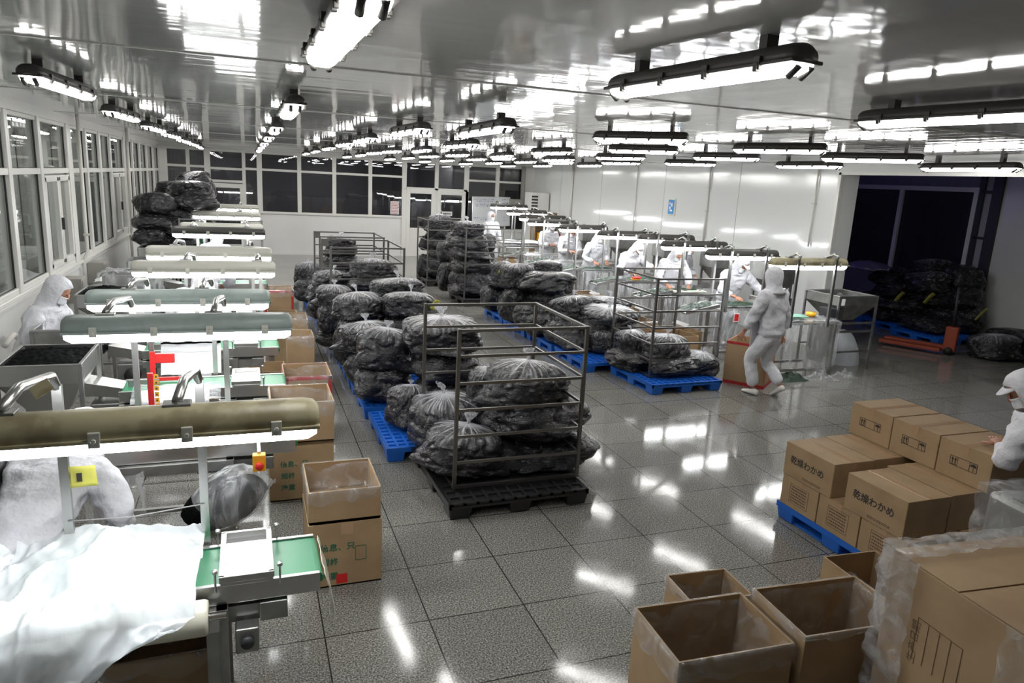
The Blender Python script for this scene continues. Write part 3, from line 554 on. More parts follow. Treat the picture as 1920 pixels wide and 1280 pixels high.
# ------------------------------------------------------------------ ceiling lamps in place (x, y, length, angle, height, label)
_A = 'grey ceiling tube lamp '
CL = [
 (-1.17,5.91,1.24,85,3.085,'nearest in the row beside the tall windows'), (-1.21,8.86,1.15,85,3.085,'second in the row beside the tall windows'),
 (-1.19,11.56,1.15,85,3.085,'third in the row beside the tall windows'), (-1.17,13.9,1.1,84,3.085,'fourth in the row beside the tall windows'),
 (-1.16,16.45,1.1,85,3.085,'fifth in the row beside the tall windows'), (-1.12,18.6,1.1,86,3.085,'farthest in the row beside the tall windows'),
 (0.33,2.75,1.31,91,3.085,'cut by the top edge, largest and nearest of all'), (0.36,6.35,1.26,90,3.085,'second from camera in row above the left work stations'),
 (0.36,9.6,1.2,90,3.085,'third in row above the left work stations'), (0.36,12.4,1.2,90,3.085,'fourth in row above the left work stations'),
 (0.36,15.4,1.2,90,3.085,'fifth in row above the left work stations'), (0.36,18.4,1.2,90,3.085,'farthest in row above the left work stations'),
 (2.0,6.3,1.4,90,3.04,'long, hung in ceiling centre over the middle bags'), (1.67,7.92,1.21,94,3.085,'small, left of the long lamp in ceiling centre'),
 (1.59,10.56,1.25,92,3.085,'third in row over the left aisle'), (1.59,12.69,1.1,95,3.085,'fourth in row over the left aisle'), (1.6,15.4,1.15,92,3.085,'fifth in row over the left aisle'),
 (3.02,13.21,1.3,89,3.085,'over middle aisle, in line with the double doors'), (2.91,10.21,1.19,94,3.085,'over middle aisle, nearer of its row'),
 (2.7,16.4,1.1,96,3.085,'over middle aisle, third of its row'), (2.75,14.7,1.0,97,3.085,'squeezed between two others over middle aisle'),
 (3.93,16.4,1.1,96,3.085,'far back, just left above the double doors'), (4.02,14.33,1.1,95,3.085,'above the caged stacks, left one of the pair'),
 (5.04,16.34,1.2,91,3.085,'far back, right above the double doors'), (4.64,13.4,1.3,87,3.085,'above caged stacks, right one of the pair'),
 (5.1,14.6,1.1,93,3.085,'in front of the right back window, upper one'), (6.14,16.01,1.28,89,3.085,'in front of the right back window, lowest one'),
 (4.43,10.47,1.0,101,3.085,'left of the fixture pair before the white wall corner'), (5.81,13.36,1.26,93,3.085,'upper of two overlapping ones near white wall corner'),
 (6.6,15.0,1.2,90,3.085,'lower of two overlapping ones near white wall corner'),
 (3.67,6.44,0.95,133,3.085,'skewed, first in the column right of ceiling centre'), (4.8,8.32,0.9,133,3.085,'skewed, second in the column right of ceiling centre'),
 (5.73,10.65,0.95,113,3.085,'third in the column right of ceiling centre'), (6.94,12.86,0.95,109,3.085,'fourth and lowest in the column right of ceiling centre'),
 (5.34,6.41,0.98,120,3.085,'above the walking worker, nearest of its column'), (6.26,8.57,0.95,118,3.085,'above the walking worker, middle of its column'),
 (7.39,11.13,0.95,119,3.085,'above the walking worker, farthest of its column'), (8.23,9.16,1.16,100,3.085,'close to the left top corner of the opening'),
 (6.93,6.7,1.12,118,3.085,'yellowish, above the left end of the side opening'), (8.84,6.94,1.4,88,3.085,'rightmost, just under the header of the side opening'),
 (1.86,2.82,1.2,97,3.085,'big bright one in upper right with its reflection'), (3.75,3.04,1.25,98,3.085,'big one cut by the right edge of the photo')]
for j, (x, ys, nm) in enumerate(((-1.12, (21.3,), 'beside the tall windows'), (0.36, (21.3,), 'above the left work stations'), (1.6, (18.4, 21.3), 'over the left aisle'), (2.8, (19.2, 21.9), 'over the middle aisle'), (4.0, (19.0, 21.6), 'left of the double doors'), (5.1, (19.2, 21.8), 'in line with the double doors'), (6.3, (18.8, 21.5), 'right of the double doors'), (7.6, (15.6, 18.5, 21.3), 'along the white wall'))):
    for q, y in enumerate(ys): CL.append((x, y, 1.15, 90, 3.085, 'far back %s, %s' % (nm, ('nearest', 'middle', 'last')[q] if len(ys) == 3 else ('nearer', 'last')[q] if len(ys) == 2 else 'the last of its row')))
proto = make_ceiling_lamp('ceiling_lamp')
for i, (x, y, l, a, z, lab) in enumerate(CL):
    o = proto if i == 0 else copy_tree(proto)
    o.location = (x, y, z); o.rotation_euler = (0, 0, R(a)); o.scale = (l/1.2, 1, 1); tag(o, _A+lab, 'ceiling lamp', 'tube lamps on the ceiling')

# ------------------------------------------------------------------ pallets
def make_pallet(m, label):
    o = thing('plastic_pallet', label, 'pallet'); w = 0.55
    b = MB(); b.box(-w, w, -w, w, 0.118, 0.124)
    for i in range(12):
        x = -w+0.02+i*(2*w-0.04)/11; b.box(x-0.012, x+0.012, -w, w, 0.124, 0.14)
    for j in range(12):
        y = -w+0.02+j*(2*w-0.04)/11; b.box(-w, w, y-0.012, y+0.012, 0.124, 0.1395)
    b.box(-w, w, -w, -w+0.02, 0.095, 0.14); b.box(-w, w, w-0.02, w, 0.095, 0.14); b.box(-w, -w+0.02, -w, w, 0.095, 0.14); b.box(w-0.02, w, -w, w, 0.095, 0.14)
    b.build('deck', m, o)
    for x in (-0.46, 0, 0.46):
        for y in (-0.46, 0, 0.46):
            k = MB(); s = 0.09; t = 0.075
            k.loft([[(x-t, y-t, 0.0), (x+t, y-t, 0.0), (x+t, y+t, 0.0), (x-t, y+t, 0.0)], [(x-s, y-s, 0.118), (x+s, y-s, 0.118), (x+s, y+s, 0.118), (x-s, y+s, 0.118)]], smooth=False)
            k.build('foot', m, o, bevel=0.012)
    for x in (-0.46, 0, 0.46): MB().box(x-0.05, x+0.05, -w+0.02, w-0.02, 0.0, 0.018).build('runner', m, o)
    return o
pb = make_pallet(M['blue'], 'x'); first = True
PAL = [(1.70, 6.72, 'nearest blue pallet of the middle row, its corner deck bare'), (1.68, 7.95, 'second blue pallet of the middle row beside the left aisle'), (1.67, 9.15, 'third blue pallet of the middle row beside the left aisle'),
 (1.66, 10.35, 'fourth blue pallet of the middle row under pale bags'), (1.64, 11.5, 'blue pallet under the nearer empty-topped cage'), (1.63, 12.62, 'blue pallet under the farther cage with tall stack'), (1.56, 14.2, 'farthest blue pallet of the middle row'),
 (5.38, 8.2, 'blue pallet under the right-hand cage'), (5.0, 9.35, 'blue pallet just behind the right-hand cage'), (4.97, 10.5, 'third blue pallet of the right row under pleated bags'), (4.95, 11.65, 'fourth blue pallet of the right row'), (4.95, 12.8, 'last blue pallet of the right row before the tall stacks'),
 (4.63, 3.76, 'blue pallet under the stacked closed cartons'), (12.65, 10.0, 'nearer blue pallet under the dark heap in the side room'), (13.0, 11.25, 'farther blue pallet under the dark heap in the side room')]
for i, (x, y, lab) in enumerate(PAL):
    o = pb if i == 0 else copy_tree(pb); o.location = (x, y, 0); tag(o, lab, 'pallet', 'blue plastic pallets')
    if i == 7: o.rotation_euler = (0, 0, R(2))
    if i == 12: o.scale = (1.02, 1.08, 1)
bp_ = make_pallet(M['black'], 'black pallet under the nearest steel cage'); bp_.location = (2.0, 5.55, 0); bp_['group'] = 'black plastic pallets'; bp_.rotation_euler = (0, 0, R(1)); bp_.scale = (1.1, 1.15, 1)
for x, y, lab in ((4.75, 14.7, 'black pallet under the nearer tall caged stack'), (4.62, 17.45, 'black pallet under the farther tall caged stack')):
    o = copy_tree(bp_); o.location = (x, y, 0); o.scale = (1, 1, 1); tag(o, lab, 'pallet', 'black plastic pallets')

# ------------------------------------------------------------------ steel cages: three railed sides and one open side
def make_cage(label, x0, x1, y0, y1, z1, open_side, z0=0.145, levels=6, plate=True):
    o = thing('steel_cage', label, 'cage', ((x0+x1)/2, (y0+y1)/2, z0), 0, 'steel cages on pallets'); hx, hy, H = (x1-x0)/2, (y1-y0)/2, z1-z0; t = 0.028
    for sx in (-1, 1):
        for sy in (-1, 1): MB().bar((sx*hx, sy*hy, 0), (sx*hx, sy*hy, H), t).build('post', M['cage'], o)
    for k in range(levels+1):
        z = H*k/levels + (0.014 if k == 0 else -0.014 if k == levels else 0)
        sides = [((-hx, -hy), (hx, -hy)), ((-hx, hy), (hx, hy))]
        sides.append(((hx, -hy), (hx, hy)) if open_side < 0 else ((-hx, -hy), (-hx, hy)))
        if k == 0: sides.append(((-hx, -hy), (-hx, hy)) if open_side < 0 else ((hx, -hy), (hx, hy)))
        for a, c in sides: MB().bar((a[0], a[1], z), (c[0], c[1], z), 0.018 if 0 < k < levels else 0.026, 0.022).build('rail', M['cage'], o)
    if plate: MB().box(-hx+0.01, -hx+0.10, hy-0.004, hy+0.004, H-0.12, H-0.02).build('corner_plate', M['cage'], o)
    return o
make_cage('large steel cage in front, standing on a black pallet', 1.51, 2.60, 5.15, 6.28, 1.48, -1, 0.16, plate=False)
make_cage('steel cage in the middle row, nearer of the pair', 1.12, 2.19, 10.55, 11.85, 1.56, -1)
make_cage('steel cage in the middle row, farther of the pair', 1.11, 2.16, 12.1, 13.1, 1.58, -1)
make_cage('steel cage on blue pallet left of the walking worker', 5.0, 6.05, 7.98, 9.08, 1.48, 1, 0.145, 6)
make_cage('steel cage around the nearer tall stack of sacks', 4.22, 5.45, 14.15, 15.3, 1.64, 1)
make_cage('steel cage around the farther tall stack of sacks', 4.08, 5.2, 16.9, 18.0, 1.62, 1)

# ------------------------------------------------------------------ clear bags of dark flakes
def bag_mesh(seed, kind):
    rnd = random.Random(seed); off = seed*13.7; NT, NR = 150, 36; vs = []; fs = []; colr = []
    npl = rnd.randint(15, 22); kx, ky = rnd.uniform(-.10, .10), rnd.uniform(-.10, .10)
    ears = [(rnd.uniform(0, 2*pi), rnd.uniform(.10, .20)) for _ in range(3)]
    for j in range(NR+1):
        t = j/NR
        for i in range(NT):
            th = 2*pi*i/NT; c, s = cos(th), sin(th)
            ex_ = 2.8 if kind == 'g' else 3.6; sq = (abs(c)**ex_+abs(s)**ex_)**(-1/ex_)
            if kind == 'g':       # upright, gathered to a knot in the middle of the top
                if t < 0.55: a = t/0.55; z = a**1.2*0.66; r = 0.43+0.07*sin(a*pi*0.7); r *= (0.5+0.5*min(1, (a*4)**.5))
                else:
                    a = (t-0.55)/0.45; ang = a*pi/2; r = 0.487*(max(0, 1-a**1.9))**0.8+0.03*a; z = 0.66+0.30*(1-(1-a)**2.0)+0.04*a**5
            else:                 # lying sack
                ang = (t-0.5)*pi; r = 0.5*max(cos(ang), 0)**0.5; z = 0.5+0.5*sin(ang)*(0.94 if ang > 0 else 0.98)+0.10*nz(c*1.4+off, s*1.4, 5)*cos(ang); a = max(0, (t-0.5)*2)
                r = max(r, 0.012)
            pl = 0
            if kind == 'g' and t > 0.45:
                w = min(1, (t-0.45)/0.25); pl = sin(npl*th+5*nz(c*1.7+off, s*1.7, t*2))*w*(.6+.8*abs(nz(c*3+off, s*3, 8)))
                r *= 1+0.045*pl*(1-a*0.4 if t > .55 else 1); z += 0.016*pl*(1-a)*w
            lump = nz(c*1.2+off, s*1.2, z*1.6)*(0.16 if kind == 'g' else 0.26) + nz(c*3+off, s*3, z*5)*0.06
            crease = abs(nz(c*1.8+off+9, s*1.8, z*4))
            rr = r*sq*(1+lump-0.10*max(0, 0.12-crease)/0.12)
            x, y = rr*c, rr*s
            for ea, es in ears:   # bottom corners of the sack stick out
                d = max(0, cos(th-ea))**18; lo = max(0, 1-abs(z-(0.10 if kind == 'g' else 0.3))/0.3); x += cos(ea)*es*d*lo; y += sin(ea)*es*d*lo
            if kind == 'g': x += kx*a*(t > .55); y += ky*a*(t > .55)
            z += nz(x*2+off, y*2, 3)*0.05*(0 if t < 0.15 else 1)
            vs.append((x, y, max(0, z)))
            if kind == 'g':
                f = max(0, (t-0.56)/0.44); st = 0.5+0.5*sin(npl*2.7*th+12*nz(c*2+off, s*2, t*2)); st2 = max(0, 0.5+0.9*nz(c*11+off, s*11, t*3))
                film = 0.01+0.9*f**1.2*(0.06+2.0*(st*st2)**1.7)+0.7*max(0, f-0.82)/0.18
                film += max(0, nz(c*6+off, s*6, t*30)-0.32)*0.7
            else:
                film = 0.01+max(0, nz(c*5+off, s*5, t*20)-0.25)*0.6*max(.2, t)
            colr.append(max(0, min(1, film)))
    for j in range(NR):
        for i in range(NT): fs.append((j*NT+i, j*NT+(i+1) % NT, (j+1)*NT+(i+1) % NT, (j+1)*NT+i))
    fs.append(tuple(range(NT))[::-1]); fs.append(tuple(range(NR*NT, (NR+1)*NT)))
    b = MB(); b.add(vs, fs, True); me = b.mesh('bag', M['bag'])
    at = me.color_attributes.new('film', 'FLOAT_COLOR', 'POINT')
    for i, f in enumerate(colr): at.data[i].color = (f, f, f, 1)
    # knotted neck of film
    n = MB(); rings = []; topz = max(v[2] for v in vs); lean = rnd.uniform(-.10, .10), rnd.uniform(-.08, .08)
    for k in range(7):
        a = k/6; r0 = (0.045, 0.028, 0.026, 0.04, 0.065, 0.085, 0.075)[k]
        rings.append([Vector((kx+lean[0]*a*a+cos(2*pi*i/20)*r0*(1+0.35*nz(i*.9+off, k*.6)), ky+lean[1]*a*a+sin(2*pi*i/20)*r0*0.55*(1+0.4*nz(i*.8+off, k*.7, 4)), topz-0.03+a*0.17+(0.03*nz(i*1.3+off, 2) if k > 4 else 0))) for i in range(20)])
    n.loft(rings, caps=False)
    return me, n.mesh('tied_neck', M['tuft'])
GB = [bag_mesh(s, 'g') for s in (1, 2, 3, 4, 5)]; PBG = [bag_mesh(s, 'p') for s in (11, 12, 13, 14)]
RB = random.Random(5)
def put_bag(x, y, z, w, h, kind, label, group, dep=None, rz=None, tilt=None, neck=True):
    me, nk = (RB.choice(GB) if kind == 'g' else RB.choice(PBG))
    o = bpy.data.objects.new('plastic_bag', me); COL.objects.link(o)
    d = dep or w*RB.uniform(.85, 1.0)
    if label.find('near cage') >= 0 and y < 5.9: y = max(y, 5.19+(w+d)/4*1.06)
    o.location = (x, y, z); o.rotation_euler = (R(tilt if tilt is not None else RB.uniform(-5, 5)), R(RB.uniform(-6, 6)), rz if rz is not None else RB.choice((0, 1, 2, 3))*pi/2+RB.uniform(-.25, .25))
    o.scale = ((w+d)/2, (w+d)/2, h); tag(o, label, 'bag', group)
    if kind == 'g' and neck:
        t = bpy.data.objects.new('tied_neck', nk); COL.objects.link(t); t.parent = o
        # keep the neck's own height whatever the bag's flattening
        zt = max(v.co.z for v in me.vertices); s = min(2.2, 0.62/h*((w+d)/2)/0.7); t.scale = (1, 1, s); t.location = (0, 0, (zt-0.03)*(1-s))
    return o
occ = []
def fill_below(x, y, z, w, base, label, group):
    """sacks hidden underneath so that nothing hangs in the air"""
    while z > base+0.16:
        hit = [b for b in occ if abs(b[0]-x) < .38 and abs(b[1]-y) < .45 and b[2]+b[4]*.5 < z and b[2]+b[4]+0.04 > z]
        if hit: return
        low = [b for b in occ if abs(b[0]-x) < .38 and abs(b[1]-y) < .45 and b[2]+b[4] < z]
        floor_ = max([b[2]+b[4]-0.04 for b in low] or [base]); hh = min(0.34, z-floor_+0.05)
        if hh < 0.12: return
        zz = z-hh+0.06; occ.append((x, y, zz, w, hh)); put_bag(x, y+0.04, zz, w*0.96, hh, 'p', label, group); z = zz
OFF = {'b1': dict(tilt=-8), 'k': 1}
for n, x, y, z, w, h, kind, lab in BAGS:
    base = 0.14; top = z+h
    if z < base or z-base < .2: z = base; h = max(top-z, 0.24)
    occ.append((x, y, z, w, h))
for n, x, y, z, w, h, kind, lab in BAGS:
    base = 0.14; top = z+h
    if z < base or z-base < .2: z = base; h = max(top-z, 0.24)
    isl = 'middle island bags' if x < 3 else 'right island bags'
    jx, jy = (RB.uniform(-.05, .05), RB.uniform(-.04, .04)) if n[0] in 'kj' else (0, 0)
    put_bag(x+jx, y+jy, z, w, h*(1.2 if n[0] in 'kj' else 1.06), kind, 'dark-filled '+lab if not lab.startswith('dark') else lab, isl)
    fill_below(x, y, z, w, base, 'dark sack buried under others in the %s' % ('middle island' if x < 3 else 'right island'), isl)
occ = []
for n, x, y, z, w, h, kind, lab in HEAP: occ.append((x, y, z, w, h))
for n, x, y, z, w, h, kind, lab in HEAP:
    put_bag(x, y, z, w*1.1, h*1.08, kind, lab, 'black sacks heaped in the back left corner')
    fill_below(x, y, z, w, 0.0, 'black sack deep inside the corner heap by the windows', 'black sacks heaped in the back left corner')
SL = ['topmost of the dark heap in the side room', 'top right of the dark side room heap', 'top left of the dark side room heap, violet sheen', 'wide, second row of the side room heap', 'upper left end of the side room heap', 'left of centre in the side room heap',
 'centre of the side room heap', 'right end of the side room heap at mid height', 'left end of the side room heap with yellow tag', 'lower left of centre in the side room heap', 'lower centre right in the side room heap', 'lower right end of the side room heap',
 'far left, low in the side room heap', 'bottom centre of the side room heap', 'bottom right of the side room heap', 'bottom left of the side room heap', 'standing on the nearest side room pallet corner', 'big one lying on the floor at the right wall', 'behind the floor bags against the right wall', 'on the floor, cut by the right edge']
occ = []
for (k, x, y, z, w, h) in SIDE: occ.append((x, y, z, w, h))
for i, (k, x, y, z, w, h) in enumerate(SIDE):
    base = 0.14 if k == 's' else 0.0
    xm = 13.72-.62*w
    if x > xm: y += (xm-x)*0.75; x = xm
    y = min(y, 11.6)
    if z < base: h = max(0.3, h+(z-base)*0.5); z = base
    put_bag(x, y, z, w*1.1, h*1.05, 'p' if i not in (0, 3, 17) else 'g', 'black bag '+SL[i], 'dark bags in the side room', neck=False)
    fill_below(x, y, z, w, base, 'black bag buried inside the side room heap', 'dark bags in the side room')
# paper tags and printed strips on bags
def tagcard(label, x, y, z, m, w=.09, h=.16, rz=0.3, tilt=0.5):
    o = thing('paper_tag', label, 'tag', (x, y, z), rz); b = MB(); b.grid(4, 6, lambda u, v: ((u-.5)*w, 0.01*sin(v*3), (v-.5)*h)); o2 = b.build('card', M[m], o, thick=0.002); o2.rotation_euler = (tilt, 0.3, 0)
    MB().tube([(0, 0, h/2), (0.01, 0.01, h/2+.03)], 0.002, 5).build('string', M['red'], o); return o
tagcard('yellow tag hanging from the red-marked bag in middle island', 2.22, 8.72, 1.02, 'paper'); tagcard('cream tag on the red-marked bag of right island', 4.50, 12.62, .98, 'paper', .12, .2)
tagcard('long yellow strip on the bag behind right-hand cage', 5.0, 9.33, .62, 'paper', .06, .26, .8, 1.0); tagcard('yellow strip low on the right island bags', 4.62, 10.8, .5, 'paper', .07, .24, .9, 1.1)
tagcard('yellow tag at left end of the dark side room heap', 12.45, 10.75, .72, 'paper', .16, .24); tagcard('yellow tag left of centre in the dark side room heap', 12.6, 10.2, .78, 'paper', .16, .26); tagcard('yellow tag at right end of the dark side room heap', 13.1, 9.45, .6, 'paper', .1, .3)

# tube lamps added in the neighbouring rooms to lighten the window panes
_NB = [(-3.4, y, 1.2, 'added tube lamp in the corridor behind the tall windows, number %s from the front' % w) for y, w in zip((8, 11, 14, 17, 20, 23.2, 27, 31, 36), ('one', 'two', 'three', 'four', 'five', 'six', 'seven', 'eight', 'nine'))]
for x, y, l, lab in _NB+[(-1.0, 25.2, 1.2, 'unseen tube lamp added in the dark room behind the leftmost back windows'), (2.6, 25.2, 1.2, 'unseen tube lamp added in the dark room behind the middle back windows'), (7.0, 25.2, 1.2, 'unseen tube lamp added in the dark room behind the doors and right windows')]:
    o = copy_tree(proto); o.location = (x, y, 3.185); o.rotation_euler = (0, 0, R(90)); o.scale = (1, 1, 1); tag(o, lab, 'ceiling lamp', 'tube lamps added in the neighbouring rooms')
M['violetfill'] = emis('violet_fill_light', (0.42, 0.34, 1.0), 16.0)  # unseen violet light, added to tint the side room
o = thing('added_fill_lamp', 'added violet fill lamp, unseen, high in the side room behind the wall end', 'fill lamp', (10.1, 12.6, 2.75)); MB().box(-.06, .06, -.32, .32, .05, .12).build('housing', M['darkhousing'], o, bevel=.01); MB().tube([(0, -.3, 0), (0, .3, 0)], .03, 10).build('violet_fill_tube', M['violetfill'], o)
for s_ in (-.3, .3): MB().box(-.03, .03, s_-.01, s_+.01, -.03, .06).build('holder', M['darkhousing'], o)
MB().bar((0, 0, .1), (-.3, 0, .1), .03).build('wall_arm', M['darkhousing'], o)
# ------------------------------------------------------------------ cartons
def text_block(parent, rows, face_loc, rot, w, h, m):
    b = MB(); rr = random.Random(int(w*1000)+rows)
    for i in range(rows):
        z = h/2-(i+.5)*h/rows; x = -w/2
        while x < w/2-.01:
            l = rr.uniform(.006, .02); b.box(x, x+l, -0.0012, 0, z-h/rows*.22, z+h/rows*.22); x += l+.006
    o = b.build('printed_text', m, parent); o.location = face_loc; o.rotation_euler = rot; return o
def frame_mark(b, x0, x1, z0, z1, t=.003):
    b.box(x0, x1, -.0012, 0, z1-t, z1); b.box(x0, x1, -.0012, 0, z0, z0+t); b.box(x0, x0+t, -.0012, 0, z0, z1); b.box(x1-t, x1, -.0012, 0, z0, z1)
def handling_marks(parent, loc, rot):
    b = MB(); frame_mark(b, -.105, .105, -.035, .035)
    b.box(-.048, -.045, -.0012, 0, -.035, .035); b.box(.045, .048, -.0012, 0, -.035, .035)
    for x in (-.085, -.062):   # arrows up
        b.box(x-.004, x+.004, -.0012, 0, -.02, .01); b.add([(x-.011, -.0012, .008), (x+.011, -.0012, .008), (x, -.0012, .028)], [(0, 1, 2)])
    b.box(-.096, -.052, -.0012, 0, -.029, -.024)
    pts = [(.076+.024*cos(pi*k/8), -.0012, .004+.022*sin(pi*k/8)) for k in range(9)]   # umbrella
    b.add(pts, [tuple(range(9))]); b.box(.0745, .0775, -.0012, 0, -.026, .006); b.box(.0775, .085, -.0012, 0, -.026, -.023)
    o = b.build('handling_marks', M['ink'], parent); o.location = loc; o.rotation_euler = rot; return o
def closed_carton(label, x0, x1, y0, y1, z0, z1, tape='y', mark=None, group='closed cartons on the blue pallet', taped=True):
    o = thing('closed_carton', label, 'carton', ((x0+x1)/2, (y0+y1)/2, z0), 0, group); hx, hy, h = (x1-x0)/2-.003, (y1-y0)/2-.003, z1-z0-.002
    b = MB(); b.box(-hx, hx, -hy, hy, 0, h-.004); b.build('box_body', M['carton'], o, bevel=.004)
    b = MB()
    if tape == 'y': b.box(-hx, -.002, -hy, hy, h-.004, h); b.box(.002, hx, -hy, hy, h-.004, h)
    else: b.box(-hx, hx, -hy, -.002, h-.004, h); b.box(-hx, hx, .002, hy, h-.004, h)
    fp = b.build('top_flaps', M['carton'], o, bevel=.0015)
    if taped:
        t = MB()
        if tape == 'y': t.box(-.025, .025, -hy-.001, hy+.001, h, h+.0012); t.box(-.025, .025, -hy-.0012, -hy, h-.06, h)
        else: t.box(-hx-.001, hx+.001, -.025, .025, h, h+.0012); t.box(-hx-.0012, -hx, -.025, .025, h-.06, h)
        t.build('packing_tape', M['tape'], fp)
    W_ = (pi/2, 0, -pi/2)
    if mark == 'kanji':
        text('乾燥わかめ', .072, M['ink'], (-hx-.0012, .01, h*.52), W_, o, bold=.0012)
        text_block(o, 2, (-hx-.0008, -.06, h*.13), (0, 0, -pi/2), .2, .022, M['brownink'])
    if mark == 'hand': handling_marks(o, (-hx-.0008, 0, h*.5), (0, 0, -pi/2))
    if mark == 'form':
        text_block(o, 6, (-hx-.0008, .0, h*.5), (0, 0, -pi/2), .17, .14, M['brownink'])
        k = MB(); frame_mark(k, -.1, .1, -.08, .08, .002); q = k.build('printed_frame', M['brownink'], o); q.location = (-hx-.0008, 0, h*.5); q.rotation_euler = (0, 0, -pi/2)
    return o
Z1, Z2, Z3 = .14, .392, .666; Z4 = .94
for i, lab in enumerate(('bottom layer carton at the far left end of the pallet', 'bottom layer carton, middle one of the left face', 'bottom layer carton, nearest to the camera')):
    y1 = 4.33-i*.405; closed_carton(lab, 4.07, 4.59, y1-.4, y1, Z1, Z2, 'x', 'form'); closed_carton(['hidden bottom carton behind far left one', 'hidden bottom carton in middle of second row', 'bottom layer carton at right of the nearest one'][i], 4.6, 5.12, y1-.4, y1, Z1, Z2, 'x', None)
closed_carton('second layer carton with black characters, farther one', 4.07, 4.47, 3.82, 4.34, Z2, Z3, 'y', 'kanji'); closed_carton('second layer carton with black characters, nearer one', 4.06, 4.46, 3.165, 3.685, Z2, Z3, 'y', 'kanji')
closed_carton('second layer plain carton beside the farther lettered one', 4.475, 4.875, 3.83, 4.36, Z2, Z3, 'y'); closed_carton('second layer plain carton beside the nearer lettered one', 4.47, 4.87, 3.17, 3.72, Z2, Z3, 'y')
closed_carton('hidden second layer carton under far top carton', 4.88, 5.28, 3.86, 4.38, Z2, Z3); closed_carton('second layer carton at right under nearest top carton', 4.88, 5.28, 3.2, 3.72, Z2, Z3)
for i, lab in enumerate(('top layer carton with arrow marks, farthest', 'top layer carton with arrow marks, middle', 'top layer carton with arrow marks, nearest, under a hand')):
    y1 = 4.4-i*.425; closed_carton(lab, 4.77-.01*i, 5.29-.01*i, y1-.415, y1, Z3, Z4, 'x', 'hand')

def liner_collar(parent, hx, hy, h, over=.1, seed=0, depth=.5):
    """clear bag lining a box: skirt folded over the rim outside and film down the inside"""
    b = MB(); N = 64
    def path(u):
        per = [(-hx, -hy), (hx, -hy), (hx, hy), (-hx, hy)]; k = u*4; i = int(k) % 4; f = k-int(k); a, c = per[i], per[(i+1) % 4]; return a[0]+(c[0]-a[0])*f, a[1]+(c[1]-a[1])*f
    prof = [(1.035, -over), (1.05, -over*.6), (1.04, -over*.2), (1.0, .006), (.955, -.03), (.93, -.12), (.90, -.12-(depth)*.5), (.84, -depth)]
    rings = []
    for j, (s, dz) in enumerate(prof):
        ring = []
        for i in range(N):
            x, y = path(i/N); q = nz(x*7+seed, y*7, j*.6)*.05+nz(x*22+seed, y*22, j)*.02
            w = (1 if j in (0, 1) else .5 if j == 2 else .1 if j == 3 else 1.2)
            ring.append(Vector((x*(s+q*w*(.5 if j < 4 else 1)), y*(s+q*w*(.5 if j < 4 else 1)), h+dz+(q*1.2 if j in (0,) else q*.25*(j > 3)))))
        rings.append(ring)
    b.loft(rings, caps=False); return b.build('plastic_liner', M['liner'], parent)
def open_carton(label, x, y, lx, ly, h, rz=0, group='open cartons', col='carton', liner=True, redtrim=False, base=0, over=.1, marks=None, fill=None, seed=0):
    o = thing('open_carton', label, 'carton', (x, y, base), rz, group); hx, hy, t = lx/2, ly/2, .008
    b = MB(); b.box(-hx, hx, -hy, -hy+t, 0, h); b.box(-hx, hx, hy-t, hy, 0, h); b.box(-hx, -hx+t, -hy+t, hy-t, 0, h); b.box(hx-t, hx, -hy+t, hy-t, 0, h); b.box(-hx, hx, -hy, hy, 0, .01)
    b.build('box_walls', M[col], o)
    if redtrim:
        k = MB(); e = .0015; w = .035
        for s in (-1, 1):
            k.box(-hx-e, hx+e, s*hy-e, s*hy+e, h-w, h+e); k.box(-hx-e, hx+e, s*hy-e, s*hy+e, 0, w*1.3); k.box(s*hx-e, s*hx+e, -hy, hy, h-w, h+e); k.box(s*hx-e, s*hx+e, -hy, hy, 0, w*1.3)
            for q in (-1, 1): k.box(q*hx-(w if q > 0 else -w)-e if False else min(q*hx, q*hx-q*w)-e, max(q*hx, q*hx-q*w)+e, s*hy-e, s*hy+e, 0, h)
        k.build('red_border', M['red'], o)
    if liner: liner_collar(o, hx, hy, h, over, seed, min(.45, h*.8))
    if marks == 'green':
        for i, s in enumerate(('信息、只', '规格', '净重')): text(s, .055, M['greenink'], (-hx*.35+(.03 if i == 0 else -.02), -hy-.002, h*.62-i*.1), (pi/2, 0, 0), o, bold=.001)
    if fill: MB().grid(14, 14, lambda u, v: ((u-.5)*lx*.93, (v-.5)*ly*.93, fill+.03*nz(u*4+seed, v*4)+.05*sin(u*pi)*sin(v*pi))).build('flake_fill', M['flakes'], o)
    return o
def stacked_mark_carton(label, x, y, lx, ly, h, rz=0, base=0, marks='green', group='open cartons'):
    return open_carton(label, x, y, lx, ly, h, rz, group, liner=False, base=base, marks=marks)
# left row: cartons catching the belts' output
o = stacked_mark_carton('lower carton with green characters and red sticker, front aisle', .535, 4.48, .46, .5, .44)
k = MB(); k.box(-.06, .01, -.2525, -.2512, .02, .085); k.build('red_sticker', M['redpl'], o); k = MB(); k.box(-.03, .05, -.2518, -.251, .36, .44); k.build('packing_tape', M['tape'], o)
k = MB(); frame_mark(k, .06, .13, .17, .27); q = k.build('printed_frame', M['greenink'], o); q.location = (0, -.2512, 0)
open_carton('open lined carton stacked on the carton with green characters', .535, 4.5, .45, .49, .21, 0, base=.441, over=.07, seed=3)
stacked_mark_carton('tall lower carton with green characters behind near lamp', .36, 5.83, .5, .5, .5)
open_carton('open lined carton at the end of the second belt, rim rounded', .37, 5.8, .48, .5, .33, 0, base=.501, seed=5)
o = open_carton('lower red-edged carton beside the left aisle', .52, 7.1, .44, .5, .42, 0, redtrim=True, liner=False)
open_carton('upper red-edged carton with shiny liner at third belt', .51, 7.08, .44, .5, .26, 0, base=.421, redtrim=True, seed=7)
